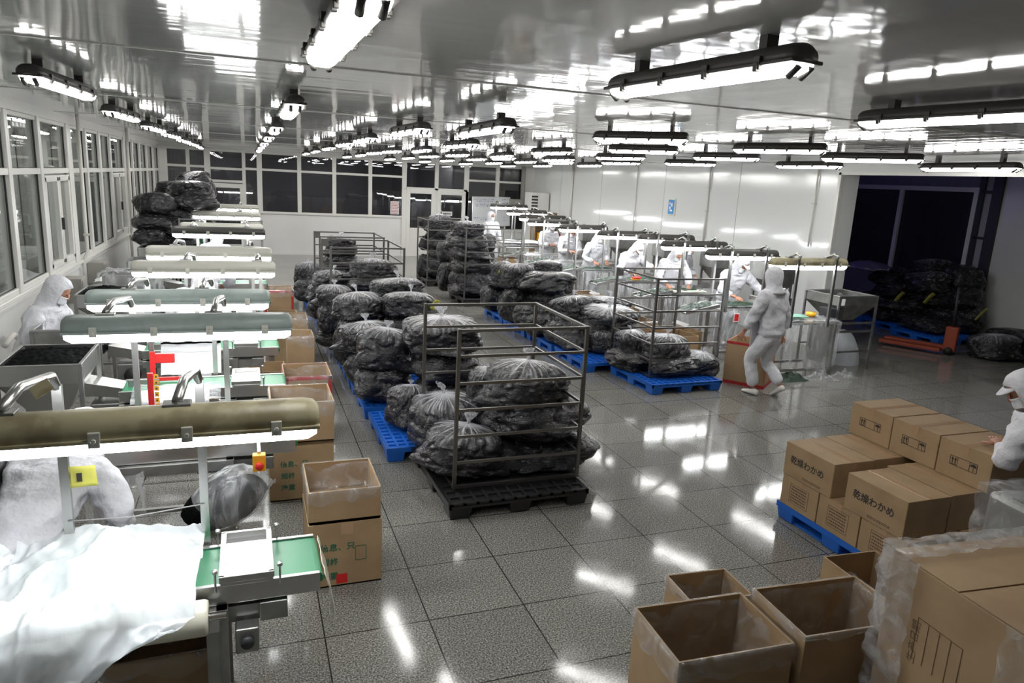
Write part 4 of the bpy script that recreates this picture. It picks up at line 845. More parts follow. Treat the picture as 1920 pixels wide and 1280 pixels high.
open_carton('brown carton on floor under the fourth belt', .16, 8.25, .4, .45, .42, 0, liner=False); open_carton('tall brown carton at the end of fourth belt', .55, 8.6, .3, .4, .72, 0, seed=9)
open_carton('open lined carton at the end of fifth belt', .5, 9.7, .42, .45, .72, 0, seed=11); open_carton('brown carton behind fifth belt beside the aisle', .44, 10.6, .4, .4, .6, 0, liner=False)
open_carton('red-rimmed carton at the sixth belt far down left row', .44, 11.9, .44, .5, .75, 0, redtrim=True, seed=13)
# right row cartons on the floor at the ends of the tables
for i, (x, y, h, lab, ln) in enumerate(((6.0, 9.0, .5, 'open carton without liner just behind the right-hand cage', False), (6.45, 9.55, .44, 'low open carton left of the nearest right table', False), (5.95, 10.1, .5, 'lined carton between cage and right tables', True),
    (6.1, 10.95, .62, 'lined carton heaped with film beside the second right table', True), (6.0, 12.1, .62, 'square lined carton behind the yellow-tagged bag', True), (6.3, 14.6, .6, 'open carton far down the right tables', True), (6.5, 17.4, .55, 'pale carton at the far end of right tables', False), (6.95, 19.0, .5, 'carton beside the standing worker at the whiteboard', False))):
    open_carton(lab, x, y, .55 if i < 4 else .5, .5, h, .05, liner=ln, seed=i+20)
o = open_carton('red-edged carton being moved by the walking worker', 6.62, 7.98, .52, .56, .6, R(38), redtrim=True, liner=False, group=None)
del_ = o.get('group')
# right foreground: open lined cartons
open_carton('nearest open lined carton at the bottom right foreground', 2.02, 2.46, .6, .42, .6, R(-3), over=.12, seed=31, group='open cartons in the right foreground')
open_carton('small open lined carton behind the nearest one', 2.38, 2.97, .38, .28, .45, R(-4), over=.05, seed=33, group='open cartons in the right foreground')
open_carton('larger open carton with liner at one side, right foreground', 2.66, 2.38, .62, .40, .65, R(-4), over=.03, seed=35, group='open cartons in the right foreground')
open_carton('dark open carton half hidden behind wrapped carton', 3.18, 2.55, .36, .5, .62, R(-4), liner=False, group='open cartons in the right foreground')
# big wrapped carton bottom right
o = thing('wrapped_carton', 'big closed carton draped in crumpled film at bottom right corner', 'carton', (3.08, 1.72, 0), R(-5))
b = MB(); b.box(-.45, .5, -.35, .35, 0, 1.09); b.build('box_body', M['carton'], o, bevel=.008); b = MB(); b.box(-.45, .5, -.35, -.005, 1.09, 1.096); b.box(-.45, .5, .005, .35, 1.09, 1.096); b.build('top_flaps', M['carton'], o, bevel=.002)
def fl(u, v):
    x = -.47+u*1.0; s = v*1.1
    q = nz(x*5, v*5)*.03+nz(x*14, v*13)*.015
    if s < .3: return (x, .36-s*.35/.3*.35, 1.106+abs(q))
    return (x, .36, 0)
b = MB(); b.grid(40, 10, lambda u, v: (-.49+u*1.02, .38-v*.16+.02*nz(u*9, v*3), 1.112+.018*abs(nz(u*12, v*6))+.01)); b.grid(10, 34, lambda u, v: (-.475-.035*abs(nz(u*4, v*9)), .38-u*.2+.02*nz(u*4, v*8), 1.12-v*.75)); b.grid(40, 10, lambda u, v: (-.49+u*1.02, .37+.03*nz(u*9, v*5), 1.12-v*.3))
b.grid(12, 26, lambda u, v: (-.462-.02*abs(nz(u*6, v*11, 3)), -.36+u*.15+.03*nz(u*4, v*8), 1.1-v*.7)); b.build('film_wrap', M['wrap'], o)
k = MB()
for i in range(5): k.box(-.14+i*.055, -.138+i*.055, -.0012, 0, -.14, .06)
k.box(-.14, .082, -.0012, 0, .058, .06); q = k.build('printed_frame', M['brownink'], o); q.location = (-.4512, .02, .82); q.rotation_euler = (0, 0, -pi/2)
text('生产日期', .05, M['brownink'], (-.4514, .16, .76), (pi/2, -pi/2, -pi/2), o)
# ------------------------------------------------------------------ work lights on posts
def make_work_light(label, x0, x1, y, z, post_y, posts, base_z, hm='housing', arm='left row work lights', post_top=None, tilt=0):
    """long fixture from x0 to x1 at y, z held by bent arms from posts standing behind (post_y)"""
    L_ = x1-x0; o = thing('work_light', label, 'work light', ((x0+x1)/2, y, z), tilt, arm)
    lamp_shell(L_, .082, .095, 11).build('housing', M[hm], o)
    MB().box(-L_/2, L_/2, -.09, .09, -.010, .006).build('rim', M[hm], o, bevel=.004)
    lamp_diffuser(L_-.02, .078, .072).build('diffuser', M['workemit'], o)
    for x in (-.37, -.12, .12, .37):
        for s in (-1, 1):
            k = MB(); k.box(x*L_-.02, x*L_+.02, s*.088-.006, s*.088+.010, -.024, .034); k.tube([(x*L_, s*.096, .006), (x*L_, s*.108, .006)], .009, 8); k.build('clip', M['clip'], o, bevel=.003)
    cx, pt = (x0+x1)/2, (post_top or z+.02)
    for px in posts:
        px -= cx; d = post_y-y
        po_ = MB().bar((px, d, base_z-z), (px, d, pt-z), .038, .03).build('post', M['steel'], o)
        k = MB(); k.tube([(px, d, pt-z-.01), (px-.01, d-.03, pt-z+.05), (px-.02, d*.7, pt-z+.075), (px-.03, d*.35, .13), (px-.04, .02, .105)], .02, 10); k.build('bent_arm', M['steel'], po_)
        MB().box(px-.09, px+.01, -.02, .05, .088, .102).build('mount_plate', M['steeld'], o, bevel=.003)
    return o
LW = [(2.85, 3.47, (-.80, -.23), 'oldhousing', 'nearest yellowed work light crossing the left foreground', 1.57), (4.67, 5.42, (-.76, -.17), 'housing', 'second work light of the left row, grey-green housing', 1.58),
      (5.88, 6.62, (-.80, -.30), 'housing', 'third work light of the left row, shifted to the left', 1.54), (7.38, 8.05, (-.52, .12), 'whitehousing', 'fourth work light of the left row', 1.58),
      (8.45, 9.2, (-.70, .05), 'whitehousing', 'fifth work light of the left row', 1.61), (11.36, 12.0, (-.72, .02), 'darkhousing', 'sixth work light of the left row with dark housing', 1.60),
      (12.75, 13.4, (-.7, .0), 'whitehousing', 'seventh work light of the left row', 1.56), (15.2, 15.9, (-.8, -.1), 'whitehousing', 'eighth work light of the left row', 1.62), (17.3, 17.9, (-.8, -.1), 'whitehousing', 'ninth work light, almost at the back of the left row', 1.66)]
for i, (y, py, posts, hm, lab, z) in enumerate(LW):
    dx = -.1 if i == 2 else 0; make_work_light(lab, -1.02+dx, .25+dx, y, z+.045, py, posts, .80, hm)
RW = [(7.8, 6.62, 7.90, 8.3, 'nearest work light of the right row, above the film-covered table', 1.66), (9.0, 6.44, 7.72, 9.5, 'second work light of the right row', 1.65), (10.35, 6.5, 7.78, 10.85, 'third work light of the right row', 1.65),
      (11.75, 6.85, 8.05, 12.2, 'fourth work light of the right row', 1.65), (12.4, 6.35, 7.6, 12.9, 'fifth work light of the right row', 1.65), (13.7, 6.1, 7.2, 14.2, 'sixth work light of the right row', 1.67),
      (15.5, 6.1, 7.3, 16.0, 'seventh work light of the right row', 1.67), (17.4, 6.6, 7.9, 17.9, 'eighth work light of the right row', 1.67), (19.2, 6.9, 8.1, 19.7, 'ninth work light of the right row near the whiteboard', 1.72), (21, 7.0, 8.2, 21.5, 'last work light of the right row before the back wall', 1.8)]
for i, (y, x0, x1, py, lab, z) in enumerate(RW):
    make_work_light(lab, x0, x1, y, z+.04, y-.12 if i < 7 else py, (x0+.35, x0+1.0), .84, 'darkhousing' if i else 'oldhousing', 'right row work lights', z+.12)

# ------------------------------------------------------------------ packing conveyors of the left row
def conveyor(label, xc, y, x0, x1, zb=.80, w=.36, cover=True, button=False, dark=False, group='left row packing conveyors'):
    o = thing('packing_conveyor', label, 'conveyor', (xc, y, 0), 0, group); a, c = x0-xc, x1-xc; h = w/2
    b = MB(); n = 8
    ring = [(c-.03+.03*cos(t), zb-.03+.03*sin(t)) for t in [pi/2-pi*k/n for k in range(n+1)]]+[(a+.03+.03*cos(t), zb-.03+.03*sin(t)) for t in [-pi/2-pi*k/n for k in range(n+1)]]
    b.loft([[Vector((p[0], -h+.015, p[1])) for p in ring], [Vector((p[0], h-.015, p[1])) for p in ring]], smooth=False); b.build('belt', M['belt'], o)
    for s in (-1, 1): MB().box(a, c-.015, s*h-.012, s*h+.012, zb-.085, zb+.008).build('side_rail', M['steel'], o, bevel=.003)
    k = MB(); k.box(a, a+(c-a)*.68, -h-.05, h+.05, zb-.16, zb-.09); k.build('drip_tray', M['steeld'], o, bevel=.004)
    MB().box(a+(c-a)*.5, c-.22, -h+.02, h-.05, zb-.2, zb-.12).build('under_pan', M['steeld'], o)
    lx = (a+.06, a+(c-a)*.66)
    for x in lx:
        for s in (-1, 1):
            lg = MB().bar((x, s*(h+.03), .03), (x, s*(h+.03), zb-.09), .045).build('leg', M['steeld'], o)
            MB().tube([(x, s*(h+.03), 0), (x, s*(h+.03), .008), (x, s*(h+.03), .012), (x, s*(h+.03), .04)], [.035, .035, .01, .01], 10).build('levelling_foot', M['steel'], lg)
    for s in (-1, 1): MB().bar((lx[0], s*(h+.03), .2), (lx[1], s*(h+.03), .2), .035).build('stretcher', M['steeld'], o)
    MB().box(c-.28, c-.16, -h-.02, -h+.06, zb-.19, zb-.10).build('motor_box', M['steeld'], o, bevel=.004)
    if cover:   # framed metal lid straddling the belt
        q = MB(); x0_, x1_ = c-.44, c-.22
        q.box(x0_, x1_, -h-.03, h+.03, zb+.012, zb+.03); sc_ = q.build('sensor_cover', M['steel'], o, bevel=.003)
        q = MB(); t = .02
        q.box(x0_-.005, x1_+.005, -h-.035, -h-.035+t, zb+.03, zb+.06); q.box(x0_-.005, x1_+.005, h+.035-t, h+.035, zb+.03, zb+.06); q.box(x0_-.005, x0_+t, -h-.03, h+.03, zb+.03, zb+.06); q.box(x1_-t, x1_+.005, -h-.03, h+.03, zb+.03, zb+.06)
        q.build('cover_frame', M['steel'], sc_, bevel=.002)
        for sx in (x0_-.02, x1_+.03):
            for s in (-1, 1): MB().tube([(sx, s*(h+.01), zb-.02), (sx, s*(h+.01), zb+.07), (sx, s*(h+.01), zb+.071), (sx, s*(h+.01), zb+.085)], [.005, .005, .012, .012], 8).build('bolt', M['steel'], sc_)
    if button:
        q = thing('stop_box', None, None); q.parent = o; q.location = (c-.245, -h-.32, zb-.02)
        MB().box(-.035, .035, -.03, .03, -.05, .05).build('button_housing', M['yellow'], q, bevel=.006); MB().tube([(0, -.028, -.01), (0, -.045, -.01), (0, -.046, -.01), (0, -.058, -.01)], [.012, .012, .024, .02], 14).build('button', M['redpl'], q)
    return o
CV = [(3.24, 'nearest conveyor with bright green belt, left foreground', 1), (5.0, 'second conveyor of the left row with red stop button', 1), (6.35, 'third conveyor of the left row with pale green lit belt', 1), (7.75, 'fourth conveyor of the left row under white sheet', 1),
      (9.3, 'fifth conveyor of the left row', 1), (10.6, 'sixth conveyor of the left row with tray of dark flakes', 0), (12.2, 'seventh conveyor of the left row', 0), (14.2, 'eighth conveyor of the left row', 0), (16.5, 'next to last conveyor of the left row', 0), (17.75, 'farthest conveyor of the left row', 0)]
for i, (y, lab, cv) in enumerate(CV):
    conveyor(lab, -.37, y, -1.0, .285, cover=bool(cv))
o = thing('emergency_stop', 'orange-yellow stop box with red button on the second conveyor', 'stop button', (.03, 4.52, .78)); MB().box(-.04, .04, -.03, .03, -.055, .055).build('housing', M['yellow'], o, bevel=.006)
MB().tube([(0, -.028, -.012), (0, -.045, -.012), (0, -.046, -.012), (0, -.060, -.012)], [.013, .013, .027, .022], 16).build('button', M['redpl'], o)
MB().bar((0, .0, .06), (0, .3, .06), .02).build('bracket', M['steel'], o)
# film roll and forming trays before each belt
def roll(label, x0, x1, y, z, r, m='roll'):
    o = thing('film_roll', label, 'film roll', ((x0+x1)/2, y, z), 0, 'film rolls on the left row'); h = (x1-x0)/2
    MB().tube([(-h, 0, 0), (-h+.015, 0, 0), (h-.015, 0, 0), (h, 0, 0)], [r*.92, r, r, r*.92], 28).build('wound_film', M[m], o)
    MB().tube([(-h-.07, 0, 0), (h+.07, 0, 0)], .018, 10).build('spindle', M['steel'], o); return o
roll('thick cream film roll in the left foreground under the white sheet', -1.25, -.20, 2.93, .74, .075); roll('white film roll in front of the third conveyor', -.80, -.32, 5.88, .80, .09, 'whitesheet')
roll('white film roll at the fourth conveyor', -.78, -.28, 7.25, .86, .08, 'whitesheet')
# foreground white sheet thrown over tray and roll
def sheet_fn(u, v):
    # v: 0 back edge -> .62 front edge of table -> 1 hanging hem ; u: 0 left -> 1 right
    xl, xr = -1.02, -.235
    if v < .62:
        a = v/.62; y = 3.52-a*.72; z = .83+.05*sin(a*pi)*(1-.5*abs(u-.5))+.05*math.exp(-((u-.32)/.14)**2-((a-.12)/.2)**2)+.09*math.exp(-((u-.55)/.2)**2-((a-.3)/.3)**2)*.8
        x = xl+(xr-xl)*u
    else:
        a = (v-.62)/.38; y = 2.80-.06*sin(a*pi)-.03*a+.10*a*a; drop = .50*(1-(abs(u-.16)/.85)**1.3) ; z = .83-.02-drop*a*1.05
        x = xl+(xr-xl)*u*(1-.25*a)+.02*a
    c1 = 1-abs(nz(u*3.1+7, v*3.4))*2; c2 = 1-abs(nz(u*6.5, v*6, 2))*2
    z += .05*c1*c1*(1 if v < .62 else .2)+.018*c2+.008*nz(u*22, v*20)+.03*(v > .5); y -= (.035*abs(c1)+.012*abs(c2))*(1 if v > .6 else 0)
    return (x+.03*nz(u*4, v*5, 9), y, z)
o = thing('plastic_sheet', 'large crumpled white plastic sheet hanging over the nearest table', 'plastic sheet'); MB().grid(90, 90, sheet_fn).build('sheet_surface', M['sheet'], o)
# white crumpled bags left of it on the tray
o = thing('plastic_film_heap', 'heap of white film on the tray at the left edge', 'plastic sheet'); MB().grid(50, 30, lambda u, v: (-1.6+u*.62, 3.25+v*.42, .80+.07*abs(nz(u*7, v*5))+.03*nz(u*19, v*17)+.05*sin(pi*u)*sin(pi*v))).build('sheet_surface', M['whitesheet'], o)
# table carrying roll and sheet, steel end frame
o = thing('steel_table', 'steel tray table under the foreground sheet', 'table', (-.72, 3.0, 0))
MB().box(-.9, .56, -.02, .5, .66, .68).build('tray', M['steeld'], o, bevel=.004); MB().box(-.9, .56, -.04, -.02, .64, .72).build('front_lip', M['steel'], o, bevel=.003)
for x in (-.3, .53):
    for y in (.0, .46): MB().bar((x, y, .0), (x, y, .66), .05).build('leg', M['steeld'], o)
MB().bar((-.3, .0, .18), (.53, .0, .18), .04).build('stretcher', M['steeld'], o)
o = thing('gearbox', 'small dark metal gearbox under the nearest belt', 'gearbox', (-.05, 3.02, .56)); MB().box(-.05, .05, -.04, .04, -.06, .06).build('case', M['steeld'], o, bevel=.008); MB().tube([(0, -.04, 0), (0, -.06, 0)], .028, 14).build('cap', M['darkmetal'], o); MB().box(-.015, .015, 0, .3, .02, .04).build('bracket', M['steeld'], o)
open_carton('dark brown lined carton under the nearest table', -.42, 3.30, .46, .34, .45, 0, group='open cartons', seed=41)
# thin white skirt at the end of near belt, hanging into the carton
o = thing('film_skirt', 'short strip of film hanging at the end of the nearest belt', 'plastic sheet'); MB().grid(8, 10, lambda u, v: (.29+.05*sin(v*1.6)+.01*nz(u*5, v*5), 3.06+u*.36, .80-v*.28+.01*nz(u*7, 2))).build('sheet_surface', M['roll'], o, thick=.002)
# white panels / hanging film of the next stations
def hang(label, pts_fn, m='whitesheet', n=(30, 30)):
    o = thing('plastic_sheet', label, 'plastic sheet', group='white sheets of the left row'); MB().grid(*n, pts_fn).build('sheet_surface', M[m], o); return o
hang('smooth white sheet hanging at fourth conveyor, left of posts', lambda u, v: (-.79+u*.52, 7.2-.16*max(0, v-.2), .95-.30*max(0, v-.12)**1.0+.02*sin(min(v/.2, 1)*pi)+.008*nz(u*5, v*5)))
hang('clear film spread over roll before the third conveyor', lambda u, v: (-.85+u*.62, 5.98-v*.32, .905+.02*sin(v*pi)-.10*max(0, v-.5)+.02*nz(u*6, v*6)), 'curtain')
hang('fan of pleated white film behind the nearest lamp', lambda u, v: (-.72+v*.82, 4.98+(u-.5)*.34*(1-abs(v-.15))+.02, .84+.012*sin(u*46)+.02*(1-abs(2*u-1))-.04*v), 'whitesheet', (60, 20))
hang('transparent film curtain over the second hopper frame', lambda u, v: (-1.35+u*.34, 9.5-.1*u, 1.25-v*.8-.35*u*u), 'curtain')
# red parts, labels
o = thing('warning_rail', 'red upright strip with yellow warning labels at third conveyor', 'rail', (-.70, 5.62, .82)); MB().box(-.02, .02, -.01, .01, 0, .28).build('red_strip', M['redpl'], o, bevel=.003); 
for i in range(6): MB().box(.024, .055, -.008, -.006, .01+i*.045, .045+i*.045).build('warning_label', M['yellow'], o)
for i in range(6): MB().box(.034, .044, -.0095, -.008, .02+i*.045, .032+i*.045).build('warning_mark', M['ink'], o)
o = thing('red_guard', 'red angled guard beside white sheet at fourth conveyor', 'guard', (-.78, 6.46, .84)); MB().box(-.02, .02, -.01, .01, 0, .22).build('upright', M['redpl'], o, bevel=.003); MB().box(.02, .17, -.01, .03, .12, .20).build('upper_plate', M['redpl'], o, bevel=.003)
MB().box(-.02, .27, -.03, -.01, -.03, .0).build('lower_bar', M['redpl'], o, bevel=.003)
o = thing('paper_note', 'yellow paper note hanging below the nearest work light', 'note', (-.76, 3.55, 1.17)); MB().grid(6, 6, lambda u, v: ((u-.5)*.14, .012*sin(v*3+u*2), (v-.5)*.11)).build('sheet', M['paper'], o, thick=.001); k = MB(); k.box(-.01, .012, -.012, -.010, -.02, .022); k.build('mark', M['ink'], o)
o = thing('dusty_board_scrap', 'folded tan cardboard scrap on top of the nearest work light', 'cardboard scrap', (-.74, 3.0, 1.755), .3); q = MB().box(-.035, .035, -.03, .03, -.002, .002); q2 = q.build('board', M['oldhousing'], o); q2.rotation_euler = (R(35), R(-30), 0)

# feeder machinery between hoppers and belts
def feeder(label, x, y, z=.72):
    o = thing('vibrating_feeder', label, 'feeder', (x, y, 0), 0, 'feeders of the left row')
    k = MB(); k.loft([[(-.22, -.13, z+.14), (.2, -.11, z+.04), (.2, .11, z+.04), (-.22, .13, z+.14)], [(-.22, -.11, z+.02), (.2, -.09, z-.04), (.2, .09, z-.04), (-.22, .11, z+.02)]], smooth=False, caps=True); k.build('trough', M['steel'], o, bevel=.003)
    MB().box(-.16, .12, -.1, .1, z-.26, z-.06).build('drive_box', M['steeld'], o, bevel=.01); MB().tube([(-.02, -.16, z-.17), (-.02, -.10, z-.17)], .075, 20).build('motor', M['rubber'], o)
    MB().tube([(.13, -.02, z-.2), (.2, -.05, z-.1), (.16, -.1, z+.02), (.06, -.12, z-.02)], .007, 6).build('cable', M['rubber'], o)
    for sx in (-.14, .1):
        for s in (-1, 1): MB().bar((sx, s*.08, 0), (sx, s*.08, z-.26), .035).build('leg', M['steeld'], o)
    MB().box(.13, .36, -.14, -.125, z-.05, z+.14).build('splash_plate', M['steeld'], o, bevel=.003)
    return o
FD = [(3.75, 'nearest feeder with round black motor, left foreground'), (5.2, 'second feeder between hopper and second conveyor'), (6.45, 'feeder beside the full hopper of black flakes'), (7.75, 'feeder at the fourth conveyor'), (9.35, 'feeder at the fifth conveyor'), (12.2, 'feeder at the seventh conveyor, far down the row')]
for y, lab in FD: feeder(lab, -1.08 if y > 4 else -.66, y, .72 if y > 4 else .62)
# hoppers on legs
def hopper(label, x, y, z, lx=.54, ly=.66, fill=.03, d=.38, group='hoppers of the left row', m='steel', heap=.05):
    o = thing('steel_hopper', label, 'hopper', (x, y, 0), 0, group); hx, hy = lx/2, ly/2; t = .006
    def r(sx, sy, zz): return [Vector((-sx, -sy, zz)), Vector((sx, -sy, zz)), Vector((sx, sy, zz)), Vector((-sx, sy, zz))]
    k = MB(); k.loft([r(hx*.45, hy*.4, z-d), r(hx, hy, z-.14), r(hx, hy, z), r(hx-t, hy-t, z), r(hx-t, hy-t, z-.14), r(hx*.45-t, hy*.4-t, z-d+.01)], smooth=False); bn = k.build('bin', M[m], o)
    k = MB()
    for s in (-1, 1): k.box(-hx-.014, hx+.014, s*hy-.012, s*hy+.012, z-.004, z+.012); k.box(s*hx-.012, s*hx+.012, -hy, hy, z-.004, z+.012)
    k.build('rolled_rim', M['steel'], bn, bevel=.003)
    for sx in (-1, 1):
        for sy in (-1, 1): MB().bar((sx*(hx+.0), sy*(hy), 0), (sx*(hx+.0), sy*(hy), z-.005), .03).build('leg', M['steeld'], o)
    for sy in (-1, 1): MB().bar((-hx, sy*hy, .3), (hx, sy*hy, .3), .025).build('stretcher', M['steeld'], o)
    if fill is not None: MB().grid(40, 40, lambda u, v: ((u-.5)*(lx-.03), (v-.5)*(ly-.03), z-fill+heap*sin(pi*u)*sin(pi*v)+.016*nz(u*15+x, v*18, y)+.010*nz(u*34, v*38, y))).build('flake_fill', M['flakes'], o)
    return o
hopper('shiny hopper full of black flakes at the left edge', -1.46, 6.22, 1.11, .53, .68, .02, .42, heap=.035)
hopper('almost empty hopper behind the full one at the left', -1.55, 7.52, 1.10, .52, .66, .28, .36, m='steeld', heap=.0)
hopper('hopper heaped with black flakes, third from the front', -1.58, 9.45, 1.10, .52, .68, .03, .3, heap=.09)
hopper('hopper draped with clear film behind the heaped one', -1.5, 10.9, 1.12, .6, .6, .2, .3)
hopper('small open hopper midway down the window side', -1.45, 12.6, 1.1, .6, .6, .12, .3); hopper('hopper heaped with black flakes farther down the row', -1.45, 13.9, 1.18, .6, .7, .02, .3, heap=.12)
hopper('hopper with black flakes before the corner heap', -1.1, 16.6, 1.25, .6, .7, .02, .3, heap=.1)
hopper('dark sheet-metal hopper cut by the left edge in foreground', -1.5, 4.05, 1.12, .58, .62, .1, .42)
o = thing('film_cover', 'clear crumpled film draped on the hopper frame by the windows', 'plastic sheet'); MB().grid(40, 30, lambda u, v: (-1.86+u*.75, 10.55+v*.5, 1.16+.06*abs(nz(u*6, v*6))-.5*max(0, abs(u-.5)-.42)*4*.3)).build('sheet_surface', M['curtain'], o)
MB().grid(40, 30, lambda u, v: (-1.86+u*.8+.04*nz(u*5, v*5), 10.52-.08*v+.03*nz(u*8, v*4), 1.17-v*.5+.02*nz(u*9, 1))).build('hanging_side', M['curtain'], o)
o = thing('white_film_bundle', 'white bundle of film on the wall side behind the draped hopper', 'plastic sheet'); MB().grid(30, 20, lambda u, v: (-2.1+u*.8, 11.6+v*.5, .88+.16*sin(pi*u)*sin(pi*v)+.05*nz(u*5, v*5))).build('sheet_surface', M['whitesheet'], o)
# steel sorting tables under some work lights
# plastic bags hanging under the second table: dark clump in clear film
o = thing('hanging_bag', 'clear bag holding a dark clump hanging under the second conveyor', 'bag')
def hb(u, v):
    th = u*2*pi; a = sin(pi*min(1, v*1.05))**.6; return (-.45+v*.55+.0*u, 4.62+.17*a*sin(th), .42+.14*v+.17*a*cos(th)+.02*nz(u*6, v*6))
MB().grid(36, 30, hb).build('dark_contents', M['bag'].copy() if False else M['flakes'], o)
MB().grid(36, 30, lambda u, v: (hb(u, v)[0]*1.0+.03, 4.62+(hb(u, v)[1]-4.62)*1.12, .47+(hb(u, v)[2]-.45)*1.18)).build('clear_film', M['curtain'], o)
o = thing('hanging_bag', 'pale clear bag hanging in the shade left of the dark clump', 'bag'); MB().grid(24, 24, lambda u, v: (-.95+u*.32, 4.5+.05*sin(u*7), .78-v*.62+.02*nz(u*5, v*5))).build('film', M['curtain'], o)
# far metal pan lights / shelves on left row, rack of rods at back
o = thing('wire_rack_frame', 'thin steel rack frame behind the far left work lights', 'rack', (-.45, 14.9, 0))
for sx in (-.75, .72):
    for sy in (0, .6): MB().bar((sx, sy, 0), (sx, sy, 1.62), .03).build('post', M['cage'], o)
for z in (.9, 1.25, 1.6): MB().bar((-.75, 0, z), (.72, 0, z), .02).build('rail', M['cage'], o)

# ------------------------------------------------------------------ tables of the right row
def drape(parent, x0, x1, y0, y1, z, seed, name='film_curtain', low=.16):
    b = MB(); per = [(x0, y1), (x0, y0), (x1, y0), (x1, y1)]
    seg = [0, y1-y0, y1-y0+x1-x0, 2*(y1-y0)+x1-x0]; tot = seg[-1]
    def fn(u, v):
        s = u*tot
        for k in range(3):
            if s <= seg[k+1]+1e-9: f = (s-seg[k])/(seg[k+1]-seg[k]); x = per[k][0]+(per[k+1][0]-per[k][0])*f; y = per[k][1]+(per[k+1][1]-per[k][1])*f; break
        cx, cy = (x0+x1)/2, (y0+y1)/2; w = (.006+.03*v)*sin(s*17+3*nz(s*3+seed, 0))+.06*v*nz(s*4+seed, v*2)+.02
        if k == 1: y -= w
        elif k == 0: x -= w
        else: x += w
        return (x, y, z-v*(z-low)+.04*nz(s*3, 5+seed)*v)
    b.grid(110, 18, fn); b.build(name, M['curtain'], parent)
    MB().grid(24, 14, lambda u, v: (x0+(x1-x0)*u, y0+(y1-y0)*v, z+.006+.014*nz(u*7+seed, v*5)+.014)).build('film_top', M['curtain'], parent)
def sort_table(label, x0, x1, y0, y1, seed, film_=True, tray=True):
    o = thing('sorting_table', label, 'table', ((x0+x1)/2, (y0+y1)/2, 0), 0, 'tables of the right row'); hx, hy = (x1-x0)/2, (y1-y0)/2; z = .84
    MB().box(-hx, hx, -hy, hy, z-.03, z).build('table_top', M['steel'], o, bevel=.004)
    for sx in (-1, 1):
        for sy in (-1, 1): MB().bar((sx*(hx-.04), sy*(hy-.04), 0), (sx*(hx-.04), sy*(hy-.04), z-.03), .04).build('leg', M['steeld'], o)
    MB().bar((-hx+.04, -hy+.04, .14), (hx-.04, -hy+.04, .14), .035).build('stretcher', M['steeld'], o); MB().bar((-hx+.04, hy-.04, .14), (hx-.04, hy-.04, .14), .035).build('stretcher', M['steeld'], o)
    if film_: drape(o, -hx-.02, hx+.02, -hy-.02, hy, z+.01, seed)
    return o
TB = [(6.95, 8.12, 7.95, 8.5, 'film-draped sorting table nearest on the right, behind the walking worker', 1), (6.85, 8.0, 9.12, 9.65, 'film-draped sorting table with red label, second on the right', 2), (6.9, 8.05, 10.5, 11.0, 'film-draped sorting table, third on the right', 3),
      (6.8, 8.0, 12.0, 12.5, 'film-draped sorting table, fourth on the right', 4), (6.7, 7.8, 13.6, 14.1, 'film-draped sorting table, fifth on the right', 5), (6.6, 7.8, 15.0, 15.5, 'film-draped sorting table, sixth on the right', 6),
      (6.5, 7.7, 16.6, 17.1, 'film-draped sorting table, seventh on the right', 7), (6.9, 8.1, 20.8, 21.3, 'bare steel table under the last right work light', 9), (6.7, 8.2, 18.6, 19.3, 'cluttered far table with stacked grey bags near the whiteboard', 8)]
for i, (x0, x1, y0, y1, lab, sd) in enumerate(TB): sort_table(lab, x0, x1, y0, y1, sd, i < 7)
def chute(label, x, y, z=.80, rz=0):
    """slanting output tray at the left end of a table with bundles of dark seaweed on it"""
    o = thing('slanted_tray', label, 'tray', (x, y, 0), rz, 'slanted trays of the right row'); k = MB(); k.box(-.3, .3, -.17, .17, -.008, .008); k.box(-.3, .3, -.18, -.165, -.008, .04); k.box(-.3, .3, .165, .18, -.008, .04); q = k.build('tray_plate', M['steel'], o); q.location = (0, 0, z); q.rotation_euler = (0, R(-10), 0)
    q = MB().grid(20, 12, lambda u, v: ((u-.5)*.5, (v-.5)*.28, .02+.05*abs(nz(u*6+y, v*5))+.025*sin(u*pi))).build('dark_greens', M['greens'], o); q.location = (0, 0, z); q.rotation_euler = (0, R(-10), 0)
    k = MB(); k.box(-.36, -.29, -.17, .17, -.03, -.02); q = k.build('white_lip', M['white'], o); q.location = (0, 0, z-.03); q.rotation_euler = (0, R(-35), 0)
    MB().bar((.22, 0, 0), (.22, 0, z), .04).build('leg', M['steeld'], o); return o
M['greens'] = mat('dark_green_seaweed', (0.012, 0.035, 0.018), 0.4, bump=(50, 1, .02)); M['palegreen'] = mat('pale_green_belt', (0.20, 0.42, 0.32), 0.4)
for i, (x, y, lab) in enumerate(((6.5, 9.2, 'slanted tray with dark greens at the second right table'), (6.55, 10.6, 'slanted tray with dark greens at the third right table'), (6.45, 12.1, 'slanted tray at the fourth right table above lined cartons'), (6.35, 13.7, 'slanted tray at the fifth right table'), (6.3, 15.2, 'slanted tray at the sixth right table'), (6.2, 16.7, 'slanted tray at the seventh right table'))): chute(lab, x, y, .84)
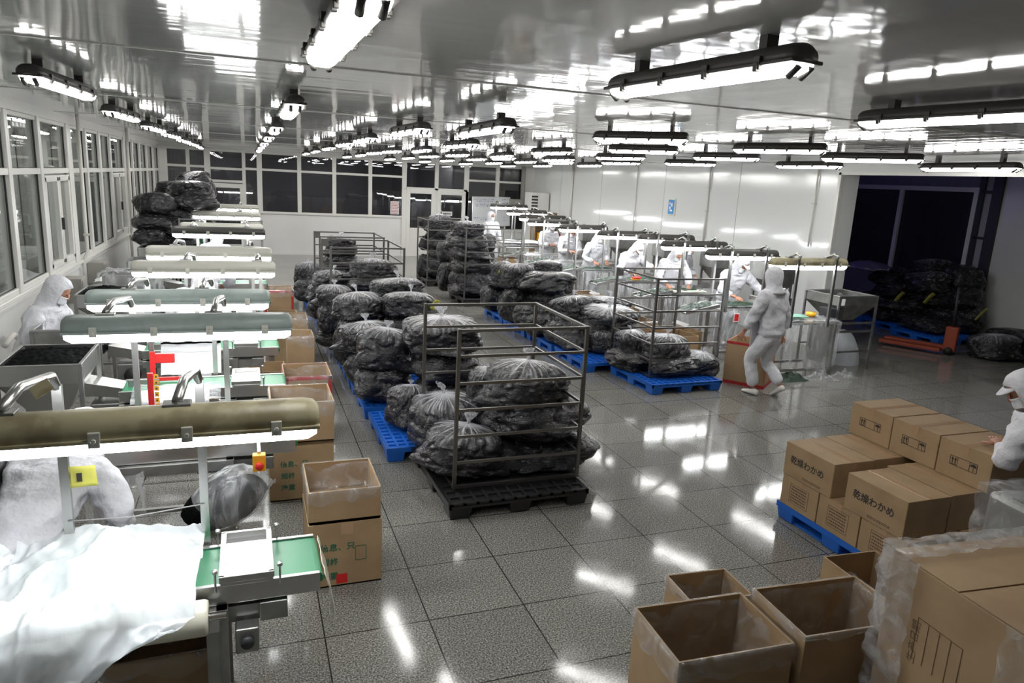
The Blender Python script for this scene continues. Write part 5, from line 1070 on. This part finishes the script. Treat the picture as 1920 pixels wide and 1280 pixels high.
# piles of greens and a tray on the tables
for i, (x, y, lab) in enumerate(((7.25, 8.2, 'heap of dark greens on the nearest right table'), (7.35, 9.35, 'heap of dark greens on the second right table'), (7.3, 10.75, 'row of dark greens on pale board, third right table'), (7.2, 12.2, 'heap of dark greens on the fourth right table'), (7.1, 13.8, 'heap of dark greens on the fifth right table'))):
    o = thing('seaweed_heap', lab, 'seaweed', (x, y, .865), 0, 'heaps of greens on the right tables'); MB().grid(24, 14, lambda u, v: ((u-.5)*.7, (v-.5)*.3, .01+.05*max(0, nz(u*9+y, v*6)+.35)*sin(pi*u)**.5*sin(pi*v)**.5)).build('heap', M['greens'], o)
o = thing('pale_green_board', 'pale green cutting board on the nearest right table', 'board', (7.55, 8.3, .868)); MB().box(-.2, .2, -.12, .12, 0, .02).build('board', M['palegreen'], o, bevel=.004)
o = thing('yellow_basin', 'small yellow tub on the nearest right table', 'tub', (7.85, 8.25, .87)); MB().tube([(0, 0, 0), (0, 0, .07)], [.06, .08], 20).build('tub_body', M['yellow'], o)
o = thing('cream_board', 'cream board under the hands of the third right worker', 'board', (7.3, 10.65, .872)); MB().box(-.33, .33, -.1, .12, 0, .015).build('board', M['roll'], o, bevel=.003)
o = thing('red_label', 'red and white label hanging on film of second right table', 'label', (7.12, 9.02, .72)); MB().box(-.05, .05, -.004, 0, -.07, .07).build('card', M['white'], o, bevel=.01); MB().box(-.04, .04, -.006, -.004, -.055, .055).build('print', M['redpl'], o)
o = thing('packet_stack', 'red and yellow packets on the fourth right table', 'packets', (7.05, 12.05, .87)); MB().box(-.09, .07, -.05, .06, 0, .03).build('packet', M['yellow'], o, bevel=.008); MB().box(-.08, .08, -.06, .05, .03, .06).build('packet', M['redpl'], o, bevel=.008)
for i in range(4):
    tag(MB().grid(20, 14, lambda u, v: (6.95+(i % 2)*.55+(u-.5)*.6, 18.95+(v-.5)*.5, .87+(i//2)*.08+.07*(sin(pi*u)*sin(pi*v))**.4)).build('grey_film_bag', M['whitesheet' if i > 1 else 'tuft']), ['lower left', 'lower right', 'upper left', 'upper right'][i]+' flat bag of the pile on the far right table', 'bag', 'flat bags on the far right table')
# weighing machine with film-lined hopper at the right end
o = hopper('steel hopper lined with clear film right of the walking worker', 8.75, 8.62, 1.16, .75, .7, None, .4, 'hopper of the right row', 'steeld')
MB().grid(30, 20, lambda u, v: (-.36+u*.72, -.33+v*.66, .95+.1*abs(nz(u*5, v*5))+.25*max(abs(u-.5), abs(v-.5))**2*2)).build('film_lining', M['curtain'], o)
k = MB(); k.box(-.5, -.25, -.34, -.1, .72, .98); k.build('control_box', M['darkmetal'], o, bevel=.01); MB().box(-.33, -.27, -.365, -.355, 1.03, 1.13).build('rating_plate', M['white'], o)
MB().box(-.42, -.3, -.3, .1, .1, .72).build('green_panel', M['steeld'], o); MB().bar((-.37, -.35, .62), (.37, -.35, .62), .03).build('stretcher', M['steeld'], o); MB().bar((-.37, -.35, .75), (.37, -.35, .75), .03).build('stretcher', M['steeld'], o)
o = thing('filled_film_bag', 'translucent white bag slumped behind the right hopper legs', 'bag', (9.05, 8.75, 0)); MB().grid(36, 20, lambda u, v: (.3*cos(u*2*pi)*cos((v-.0)*pi/2)**.5*(1+.1*nz(u*4, v*3)), .28*sin(u*2*pi)*cos(v*pi/2)**.5, .55*v+.0)).build('film', M['sheet'], o)
for x, y, s, lab in ((7.85, 7.9, 1, 'crumpled clear bag on floor under the nearest right table'), (8.35, 7.95, .8, 'pale crumpled bag on floor by the right hopper leg')):
    o = thing('crumpled_bag', lab, 'bag', (x, y, 0)); MB().grid(24, 16, lambda u, v: ((u-.5)*.5*s, (v-.5)*.3*s, .005+.1*s*sin(pi*u)*sin(pi*v)*(1+nz(u*5+x, v*5)))).build('film', M['curtain'], o)
o = thing('seaweed_scraps', 'dark scraps heaped on floor under nearest right table', 'seaweed', (7.35, 7.98, 0)); MB().grid(24, 16, lambda u, v: ((u-.5)*.6, (v-.5)*.3, .002+.09*sin(pi*u)*sin(pi*v)*(1+nz(u*6, v*6)))).build('heap', M['greens'], o)
# machines with grey housings standing behind the right tables
for i, (x, y, lab) in enumerate(((8.5, 9.9, 'steel feeding machine behind the nearest right table'), (8.6, 11.6, 'steel feeding machine between second and third right workers'), (8.6, 13.4, 'steel feeding machine behind the fourth right worker'), (8.5, 15.2, 'steel feeding machine behind the fifth right worker'), (8.5, 17.2, 'steel feeding machine far down the right wall'))):
    o = thing('feeding_machine', lab, 'machine', (x, y, 0), 0, 'feeding machines along the right wall')
    def r(sx, sy, zz): return [Vector((-sx, -sy, zz)), Vector((sx, -sy, zz)), Vector((sx, sy, zz)), Vector((-sx, sy, zz))]
    k = MB(); k.loft([r(.1, .1, .95), r(.28, .25, 1.2), r(.28, .25, 1.5), r(.27, .24, 1.5), r(.27, .24, 1.2), r(.09, .09, .97)], smooth=False); k.build('funnel', M['steeld'], o)
    MB().box(-.3, .25, -.22, .22, .6, .9).build('machine_body', M['steeld'], o, bevel=.01); MB().box(-.45, -.28, -.15, .15, .75, .82).build('outlet', M['steel'], o)
    for sx in (-.26, .22):
        for sy in (-.18, .18): MB().bar((sx, sy, 0), (sx, sy, 1.25), .035).build('leg', M['steeld'], o)
o = thing('lamp_cord', 'thin pale cord sagging below the nearest work light', 'cord'); MB().tube([(-.80, 3.45, 1.0), (-.55, 3.46, .985), (-.23, 3.45, 1.02)], .003, 6).build('cord_run', M['wirecol'], o)
# side room odds and ends
o = thing('pallet_jack', 'orange pallet truck standing by the dark heap', 'pallet truck', (11.7, 8.9, 0), .5)
MB().box(-.08, .08, -.1, .1, .05, .5).build('pump_body', M['orange'], o, bevel=.02); MB().tube([(0, 0, .5), (-.05, .02, 1.2)], .02, 10).build('handle', M['darkmetal'], o); 
for s in (-.2, .2): MB().box(s-.08, s+.08, .1, 1.1, .06, .12).build('fork', M['orange'], o, bevel=.01)
for s in (-.1, .1): MB().tube([(s-.03, 0, .07), (s+.03, 0, .07)], .07, 14).build('wheel', M['rubber'], o)
o = thing('folded_sheet', 'violet-grey folded sheet lying on the left end of the dark heap', 'sheet', (12.7, 11.9, 1.15)); MB().grid(24, 14, lambda u, v: ((u-.5)*1.1, (v-.5)*.8, .05+.12*sin(pi*u)*sin(pi*v)+.05*nz(u*5, v*4))).build('sheet_surface', M['purple'], o, thick=.01)
# ------------------------------------------------------------------ people in white work clothes
def grow(name, chains, m, sub=1):
    """chains: lists of (point, radius) joined at shared points; one continuous skinned surface. First point is the root."""
    vs, rs, es, idx = [], [], [], {}
    for ch in chains:
        prev = None
        for p, r in ch:
            key = tuple(round(c, 4) for c in p)
            if key not in idx: idx[key] = len(vs); vs.append(tuple(p)); rs.append(r)
            i = idx[key]
            if prev is not None and prev != i: es.append((prev, i))
            prev = i
    me = bpy.data.meshes.new(name); me.from_pydata(vs, es, []); o = bpy.data.objects.new(name, me); COL.objects.link(o)
    md = o.modifiers.new('s', 'SKIN'); md.use_smooth_shade = True
    for i, r in enumerate(rs):
        rr = r if isinstance(r, tuple) else (r, r); me.skin_vertices[0].data[i].radius = rr
    me.skin_vertices[0].data[0].use_root = True
    sb = o.modifiers.new('d', 'SUBSURF'); sb.levels = sb.render_levels = sub+2 if name in ('coat', 'trousers') else sub+1
    dg = bpy.context.evaluated_depsgraph_get(); out = bpy.data.meshes.new_from_object(o.evaluated_get(dg)); bpy.data.objects.remove(o, do_unlink=True)
    out.materials.clear(); out.materials.append(m); out.name = name
    out.polygons.foreach_set('use_smooth', [True]*len(out.polygons)); return out
def mesh_join(me, extra):
    """append MB geometry to a mesh (same body)"""
    b = MB(); b.v = [tuple(v.co) for v in me.vertices]; b.f = [tuple(p.vertices) for p in me.polygons]; b.sm = [True]*len(b.f)
    b.add(extra.v, extra.f, True); return b
def elbow(sh, ha, l1, l2, hint):
    d = ha-sh; L = min(d.length, (l1+l2)*.985); u = d.normalized(); a = (l1*l1-l2*l2+L*L)/(2*L); h = math.sqrt(max(l1*l1-a*a, 1e-6))
    n = (hint-u*hint.dot(u)).normalized(); return sh+u*a+n*h, sh+u*L
def W2L(px, py, rz, wx, wy, z):
    dx, dy = wx-px, wy-py; return (dx*cos(rz)+dy*sin(rz), -dx*sin(rz)+dy*cos(rz), z)
def add_hand(b, wr, fdir, pn, side, curl=.5, s=1.0):
    """palm and five fingers from the wrist; fdir finger direction, pn palm normal (direction the palm faces)"""
    f = fdir.normalized(); pn = (pn-f*pn.dot(f)).normalized(); sd = f.cross(pn)*side
    c0 = wr; rings = []
    for t, w, th in ((-.01, .026, .02), (.02, .034, .018), (.05, .042, .015), (.08, .042, .013), (.09, .036, .009)):
        rings.append([c0+f*t*s+sd*(cos(2*pi*k/12)*w*s)+pn*(sin(2*pi*k/12)*th*s) for k in range(12)])
    b.loft(rings)
    for i, (o_, L) in enumerate(((.030, .068), (.010, .078), (-.010, .072), (-.030, .056))):
        p = c0+f*.08*s+sd*o_*s; q = f.copy(); pts = [p]
        for k, fr in enumerate((.42, .33, .25)):
            ax = curl*(.35+.35*k)*(.9+.12*i); q = (q*cos(ax)+pn*sin(ax)).normalized(); p = p+q*L*fr*s; pts.append(p)
        b.tube(pts, [.0098*s, .009*s, .0082*s, .006*s], 8)
    p = c0+f*.025*s+sd*.032*s; q = (f*.6+sd*.75+pn*.25).normalized(); pts = [p]
    for L in (.035, .03, .022): p = p+q*L*s; pts.append(p); q = (q*.8+f*.35+pn*.35*curl).normalized()
    b.tube(pts, [.0125*s, .0105*s, .0095*s, .007*s], 8)
def person(label, x, y, rz, lean=0, side=0, lh=(.18, -.38, .98), rh=(-.18, -.38, .98), head=(25, 0), stance=None, cap=False, seat=None, pelvis=.88, H=1.0, apron=False, group='people in white clothes', curl=.6, legs=True, back_hood=False, bare=0.0):
    """local frame: the person looks along -Y; left hand at +X. lean = forward bend in degrees; head=(nod, turn)"""
    o = thing('person', label, 'person', (x, y, 0), rz, group)
    P = Vector((0, 0, pelvis)); a = R(lean); sd = R(side)
    def T(dz, dx=0, dy=0): return P+Vector((dx*cos(sd)+dz*sin(sd), -dz*sin(a)+dy*cos(a), dz*cos(a)*cos(sd)+dy*sin(a)-dx*sin(sd)))
    sp = T(.20); ch = T(.40); nb = T(.53); shl = T(.465, .185); shr = T(.465, -.185)
    hd = R(head[0])*1.0; nk = nb+Vector((0, -sin(a+hd*.4)*.07, cos(a+hd*.4)*.07)); hc = nk+Vector((0, -sin(a*.55+hd*.5)*.11, cos(a*.55+hd*.5)*.11))
    Lh, Rh = Vector(lh), Vector(rh)
    el, Lh = elbow(shl, Lh, .285, .27, Vector((.9, .5, -.8))); er, Rh = elbow(shr, Rh, .285, .27, Vector((-.9, .5, -.8)))
    st = stance or ((.10, 0, .08), (-.10, 0, .08))
    hl, hr = P+Vector((.09, 0, -.05)), P+Vector((-.09, 0, -.05)); al, ar = Vector(st[0]), Vector(st[1])
    kl, _ = elbow(hl, al, .41, .40, Vector((.1, -1, .1))); kr, _ = elbow(hr, ar, .41, .40, Vector((-.1, -1, .1)))
    # body: one skin
    torso = [(P, (.095, .08)), (sp, (.10, .08)), (ch, (.11, .09)), (nb, (.06, .055)), (nk, (.048, .048)), (hc, (.05, .05))]
    ch_ = [torso, [(ch, .1), (shl, .062), (el, .042), (el.lerp(Lh, .5), .036), (Lh, .025)], [(ch, .1), (shr, .062), (er, .042), (er.lerp(Rh, .5), .036), (Rh, .025)]]
    ch_ += [[(P, .08), (hl, .07), (hl.lerp(kl, .5), .062), (kl, .05), (kl.lerp(al, .4), .05), (al, .036)], [(P, .08), (hr, .07), (hr.lerp(kr, .5), .062), (kr, .05), (kr.lerp(ar, .4), .05), (ar, .036)]]
    bm_ = grow('body', ch_, M['skin']); ex = MB()
    # head: shaped rings, with face features; nod/turn matrix
    MH = Matrix.Translation(hc) @ Matrix.Rotation(R(head[1]), 4, 'Z') @ Matrix.Rotation(a*.55+hd, 4, 'X')
    def hx(p): return MH @ Vector(p)
    prof = [(-.118, .035, .040, -.022), (-.10, .052, .058, -.016), (-.07, .064, .076, -.008), (-.03, .072, .088, 0), (.01, .076, .094, .004), (.05, .074, .092, .006), (.085, .06, .076, .008), (.105, .04, .05, .008), (.115, .012, .016, .008)]
    ex.loft([[hx((w*cos(2*pi*k/20), dy+d*sin(2*pi*k/20), z)) for k in range(20)] for z, w, d, dy in prof])
    ex.loft([[hx((w*cos(2*pi*k/8), -.094-dd+.012*sin(2*pi*k/8), z)) for k in range(8)] for z, w, dd in ((.02, .006, -.002), (-.01, .010, .008), (-.03, .015, .016), (-.042, .010, .004))])
    for s in (-1, 1): ex.loft([[hx((s*(.074+.012*q), .005+r_*cos(2*pi*k/10), -.01+1.5*r_*sin(2*pi*k/10))) for k in range(10)] for q, r_ in ((0, .012), (1, .018), (1.3, .012))])
    ex.tube([hx((-.022, -.086, -.066)), hx((0, -.092, -.064)), hx((.022, -.086, -.066))], .006, 6)
    ad = lambda w, e: (w-e).normalized()
    for wr, e_, s_ in ((Lh, el, 1), (Rh, er, -1)):
        f = ad(wr, e_); pn = Vector((-s_*.5, -.2, -.9)) if f.z > -.7 else Vector((-s_, 0, -.1)); add_hand(ex, wr, (f+Vector((0, -.1, -.1))).normalized(), pn, s_ if f.z > -.7 else s_, curl)
    mesh_join(bm_, ex).build('body', M['skin'], o)
    e = MB()
    for s in (-1, 1): e.loft([[hx((s*.030+w*cos(2*pi*k/8), -.089-(.004 if w < .01 else 0), .012+w*.55*sin(2*pi*k/8))) for k in range(8)] for w in (.016, .006)])
    e.build('eyes', M['hair'], o)
    # clothes
    ct = [(P+Vector((0, 0, -.09)), (.20, .17)), (P, (.19, .165)), (sp, (.18, .15)), (ch, (.185, .15)), (nb, (.10, .09))]
    sl = lambda sh, e_, w: [(ch, .15), (sh, .105), (sh.lerp(e_, .5), .088), (e_, .076), (e_.lerp(w, .5), .066), (e_.lerp(w, .93-bare), .054)]
    cm = grow('coat', [ct, sl(shl, el, Lh), sl(shr, er, Rh)], M['cloth'], 1); cb = bpy.data.objects.new('coat', cm); COL.objects.link(cb); cb.parent = o
    # cloth folds
    for v in cm.vertices:
        c = v.co; v.co = c+v.normal*(.020*(.5-abs(nz(c.x*6+x*3, c.y*6, c.z*9))*2)+.010*nz(c.x*18, c.y*18, c.z*14+y))
    if legs:
        tm = grow('trousers', [[(P+Vector((0, 0, .05)), (.14, .12)), (P, (.15, .13)), (hl, .125), (hl.lerp(kl, .5), .105), (kl, .086), (kl.lerp(al, .5), .078), (kl.lerp(al, .93), .072)], [(P, .14), (hr, .125), (hr.lerp(kr, .5), .105), (kr, .086), (kr.lerp(ar, .5), .078), (kr.lerp(ar, .93), .072)]], M['cloth'], 1)
        for v in tm.vertices: c = v.co; v.co = c+v.normal*(.018*(.5-abs(nz(c.x*6+x, c.y*6, c.z*5))*2)+.008*nz(c.x*18, c.y*18, c.z*12))
        tb = bpy.data.objects.new('trousers', tm); COL.objects.link(tb); tb.parent = o
        for an, kn in ((al, kl), (ar, kr)):
            k = MB(); up_ = an.z-.08; pitch = R(35) if up_ > .03 else 0
            MS = Matrix.Translation((an.x, an.y, max(0, an.z-.08))) @ Matrix.Rotation(pitch, 4, 'X')
            rings = [[MS @ Vector((w*cos(2*pi*q/14), yy+.0*q, max(0.0, h*.5+h*.5*sin(2*pi*q/14)))) for q in range(14)] for yy, w, h in ((.075, .02, .05), (.065, .034, .075), (.02, .038, .085), (-.04, .040, .065), (-.10, .044, .052), (-.15, .038, .042), (-.172, .018, .03))]
            k.loft(rings); k.build('shoe', M['shoe'], o)
    # hood with a face opening and a shoulder cape
    hp = [(-.22, .165, .135, .02), (-.18, .135, .118, .02), (-.14, .102, .104, .018), (-.10, .098, .102, .016), (-.05, .106, .116, .014), (0, .113, .126, .014), (.05, .110, .125, .016), (.09, .094, .108, .018), (.125, .060, .07, .018), (.14, .016, .02, .018)]
    k = MB(); rings = []
    for z, w, d, dy in hp:
        ring = []
        for q in range(28):
            t = 2*pi*q/28-pi/2+pi/28; cx_, sy = cos(t), sin(t); yy = dy+d*sy
            if sy < -.55 and -.085 < z < .055: yy = max(yy, dy-d*.55)      # opening for the face
            ring.append(hx((w*cx_*(1+.04*nz(q*.7, z*18+x)), yy, z)) if z > -.15 else hx((w*cx_, yy, z)).lerp(nb+Vector((w*cx_*1.05, yy*1.0, -.02+z*.1+.02)), .75 if z < -.2 else .5))
        rings.append(ring)
    k.loft(rings, caps=True); k.build('hood', M['cloth'], o)
    k = MB(); k.grid(12, 8, lambda u, v: hx((.068*sin((u-.5)*2.5), -.105*cos((u-.5)*2.2)-.004+.004*sin(v*6), -.012-v*.085))); k.build('face_mask', M['mask'], o, thick=.003)
    if cap:
        k = MB(); k.grid(14, 6, lambda u, v: hx((.088*sin((u-.5)*2.9)*(1-.1*v), -.085*cos((u-.5)*2.6)-.008-.065*v*cos((u-.5)*2.8), .068-.022*v))); k.build('cap_brim', M['cloth'], o, thick=.004)
    if apron:
        k = MB(); k.grid(16, 20, lambda u, v: ((u-.5)*(.28+.12*v), -.165-.02*sin(v*3)-.02*cos((u-.5)*3)+lean*.0-.03*v*0, 1.25-v*.75)); q = k.build('apron', M['apron'], o, thick=.003)
    return o
PR = [
 ('person in white hood and peaked cap sorting at the second right table', 7.66, 10.05, R(-6), dict(lean=32, lh=(.45, -.52, 1.02), rh=(-.12, -.50, .95), head=(25, 20), cap=True, bare=.15)),
 ('person in white leaning on film table left of the cap wearer', 7.35, 11.45, R(-8), dict(lean=30, lh=(.2, -.52, .93), rh=(-.2, -.5, .93), head=(30, 15))),
 ('person in white half hidden behind the cream board worker, nearer the wall', 7.95, 12.15, R(30), dict(lean=24, head=(25, -10))),
 ('person in white with cap bending deep and reaching to the right', 7.25, 12.98, R(8), dict(lean=38, lh=(.48, -.5, 1.05), rh=(-.1, -.5, .95), head=(35, 0), cap=True, bare=.2)),
 ('person in white hood in profile at the fifth right table', 7.25, 14.5, R(12), dict(lean=25, head=(25, 25))),
 ('person in white hood with clasped hands at the sixth right table', 7.3, 15.95, 0, dict(lean=24, lh=(.08, -.42, 1.06), rh=(-.08, -.42, 1.06), head=(28, 0))),
 ('person in white hood farthest along the sorting tables', 7.4, 17.45, 0, dict(lean=24, lh=(.06, -.42, 1.08), rh=(-.06, -.42, 1.08), head=(28, -10), cap=True)),
 ('person in white standing upright in front of the whiteboard', 6.6, 19.7, R(15), dict(lean=0, pelvis=.9, lh=(.3, -.1, .80), rh=(-.28, -.12, .80), head=(5, 10))),
]
for lab, x, y, rz, kw in PR: person(lab, x, y, rz, legs=(y > 19), **kw) if False else person(lab, x, y, rz, **kw)
# walking worker seen from behind, moving a carton with the left-hand side arm
person('person in white walking away with one hand on the red-edged carton', 6.40, 7.36, R(196), lean=6, pelvis=.87, lh=(.26, -.36, .60), rh=(-.30, -.03, .78), head=(8, -25), stance=((.10, -.10, .08), (-.13, .16, .15)), curl=.9, apron=True, bare=.18)
# workers on the left side, mostly hidden
person('person in quilted white hood bent over behind the empty hopper', -2.0, 7.85, R(72), lean=26, pelvis=.74, lh=(.2, -.4, .8), rh=(-.2, -.4, .8), head=(20, 10))
person('person in white bending at the fourth conveyor, only the round back showing', -.62, 8.62, R(172), lean=62, pelvis=.88, lh=(.15, -.6, .82), rh=(-.15, -.6, .82), head=(20, 0))
person('person in white bent low at the sixth conveyor', -.6, 11.0, R(170), lean=52, pelvis=.9, lh=(.15, -.6, .85), rh=(-.15, -.6, .85), head=(20, 0))
person('person in white bent low at the seventh conveyor', -.55, 12.95, R(175), lean=50, pelvis=.9, lh=(.15, -.6, .85), rh=(-.15, -.6, .85), head=(20, 0))
person('person in white bending over at the left edge behind the nearest lamp', -1.10, 3.72, R(160), lean=66, pelvis=.80, lh=(.2, -.5, .6), rh=(-.2, -.5, .6), head=(20, 0))
# worker at the right edge with a hand on the top carton
person('person in white cap and mask at right edge with hand on the top carton', 5.04, 2.80, R(-172), lean=34, pelvis=.80, rh=(-.3, -.1, .72), lh=W2L(5.04, 2.80, R(-172), 4.90, 3.22, .985), head=(20, 40), cap=True, curl=.2)
# film-covered grey machine standing at the right edge
o = thing('covered_machine', 'grey machine under clear film cover at the right edge beside the cartons', 'machine', (3.98, 2.05, 0), R(-8))
MB().box(-.33, .4, -.5, .35, 0, 1.12).build('machine_body', M['steeld'], o, bevel=.03)
MB().grid(36, 36, lambda u, v: (-.37+u*.8, -.54+v*.92, 1.15+.02*abs(nz(u*8, v*8)))).build('film_cover', M['liner'], o)
MB().grid(30, 40, lambda u, v: (-.36-.04*abs(nz(u*5, v*6)), -.54+u*.92, 1.16-v*.95)).build('film_side', M['liner'], o); MB().grid(30, 40, lambda u, v: (-.36+u*.8, .37+.04*abs(nz(u*5, v*6)), 1.16-v*.95)).build('film_side', M['liner'], o)
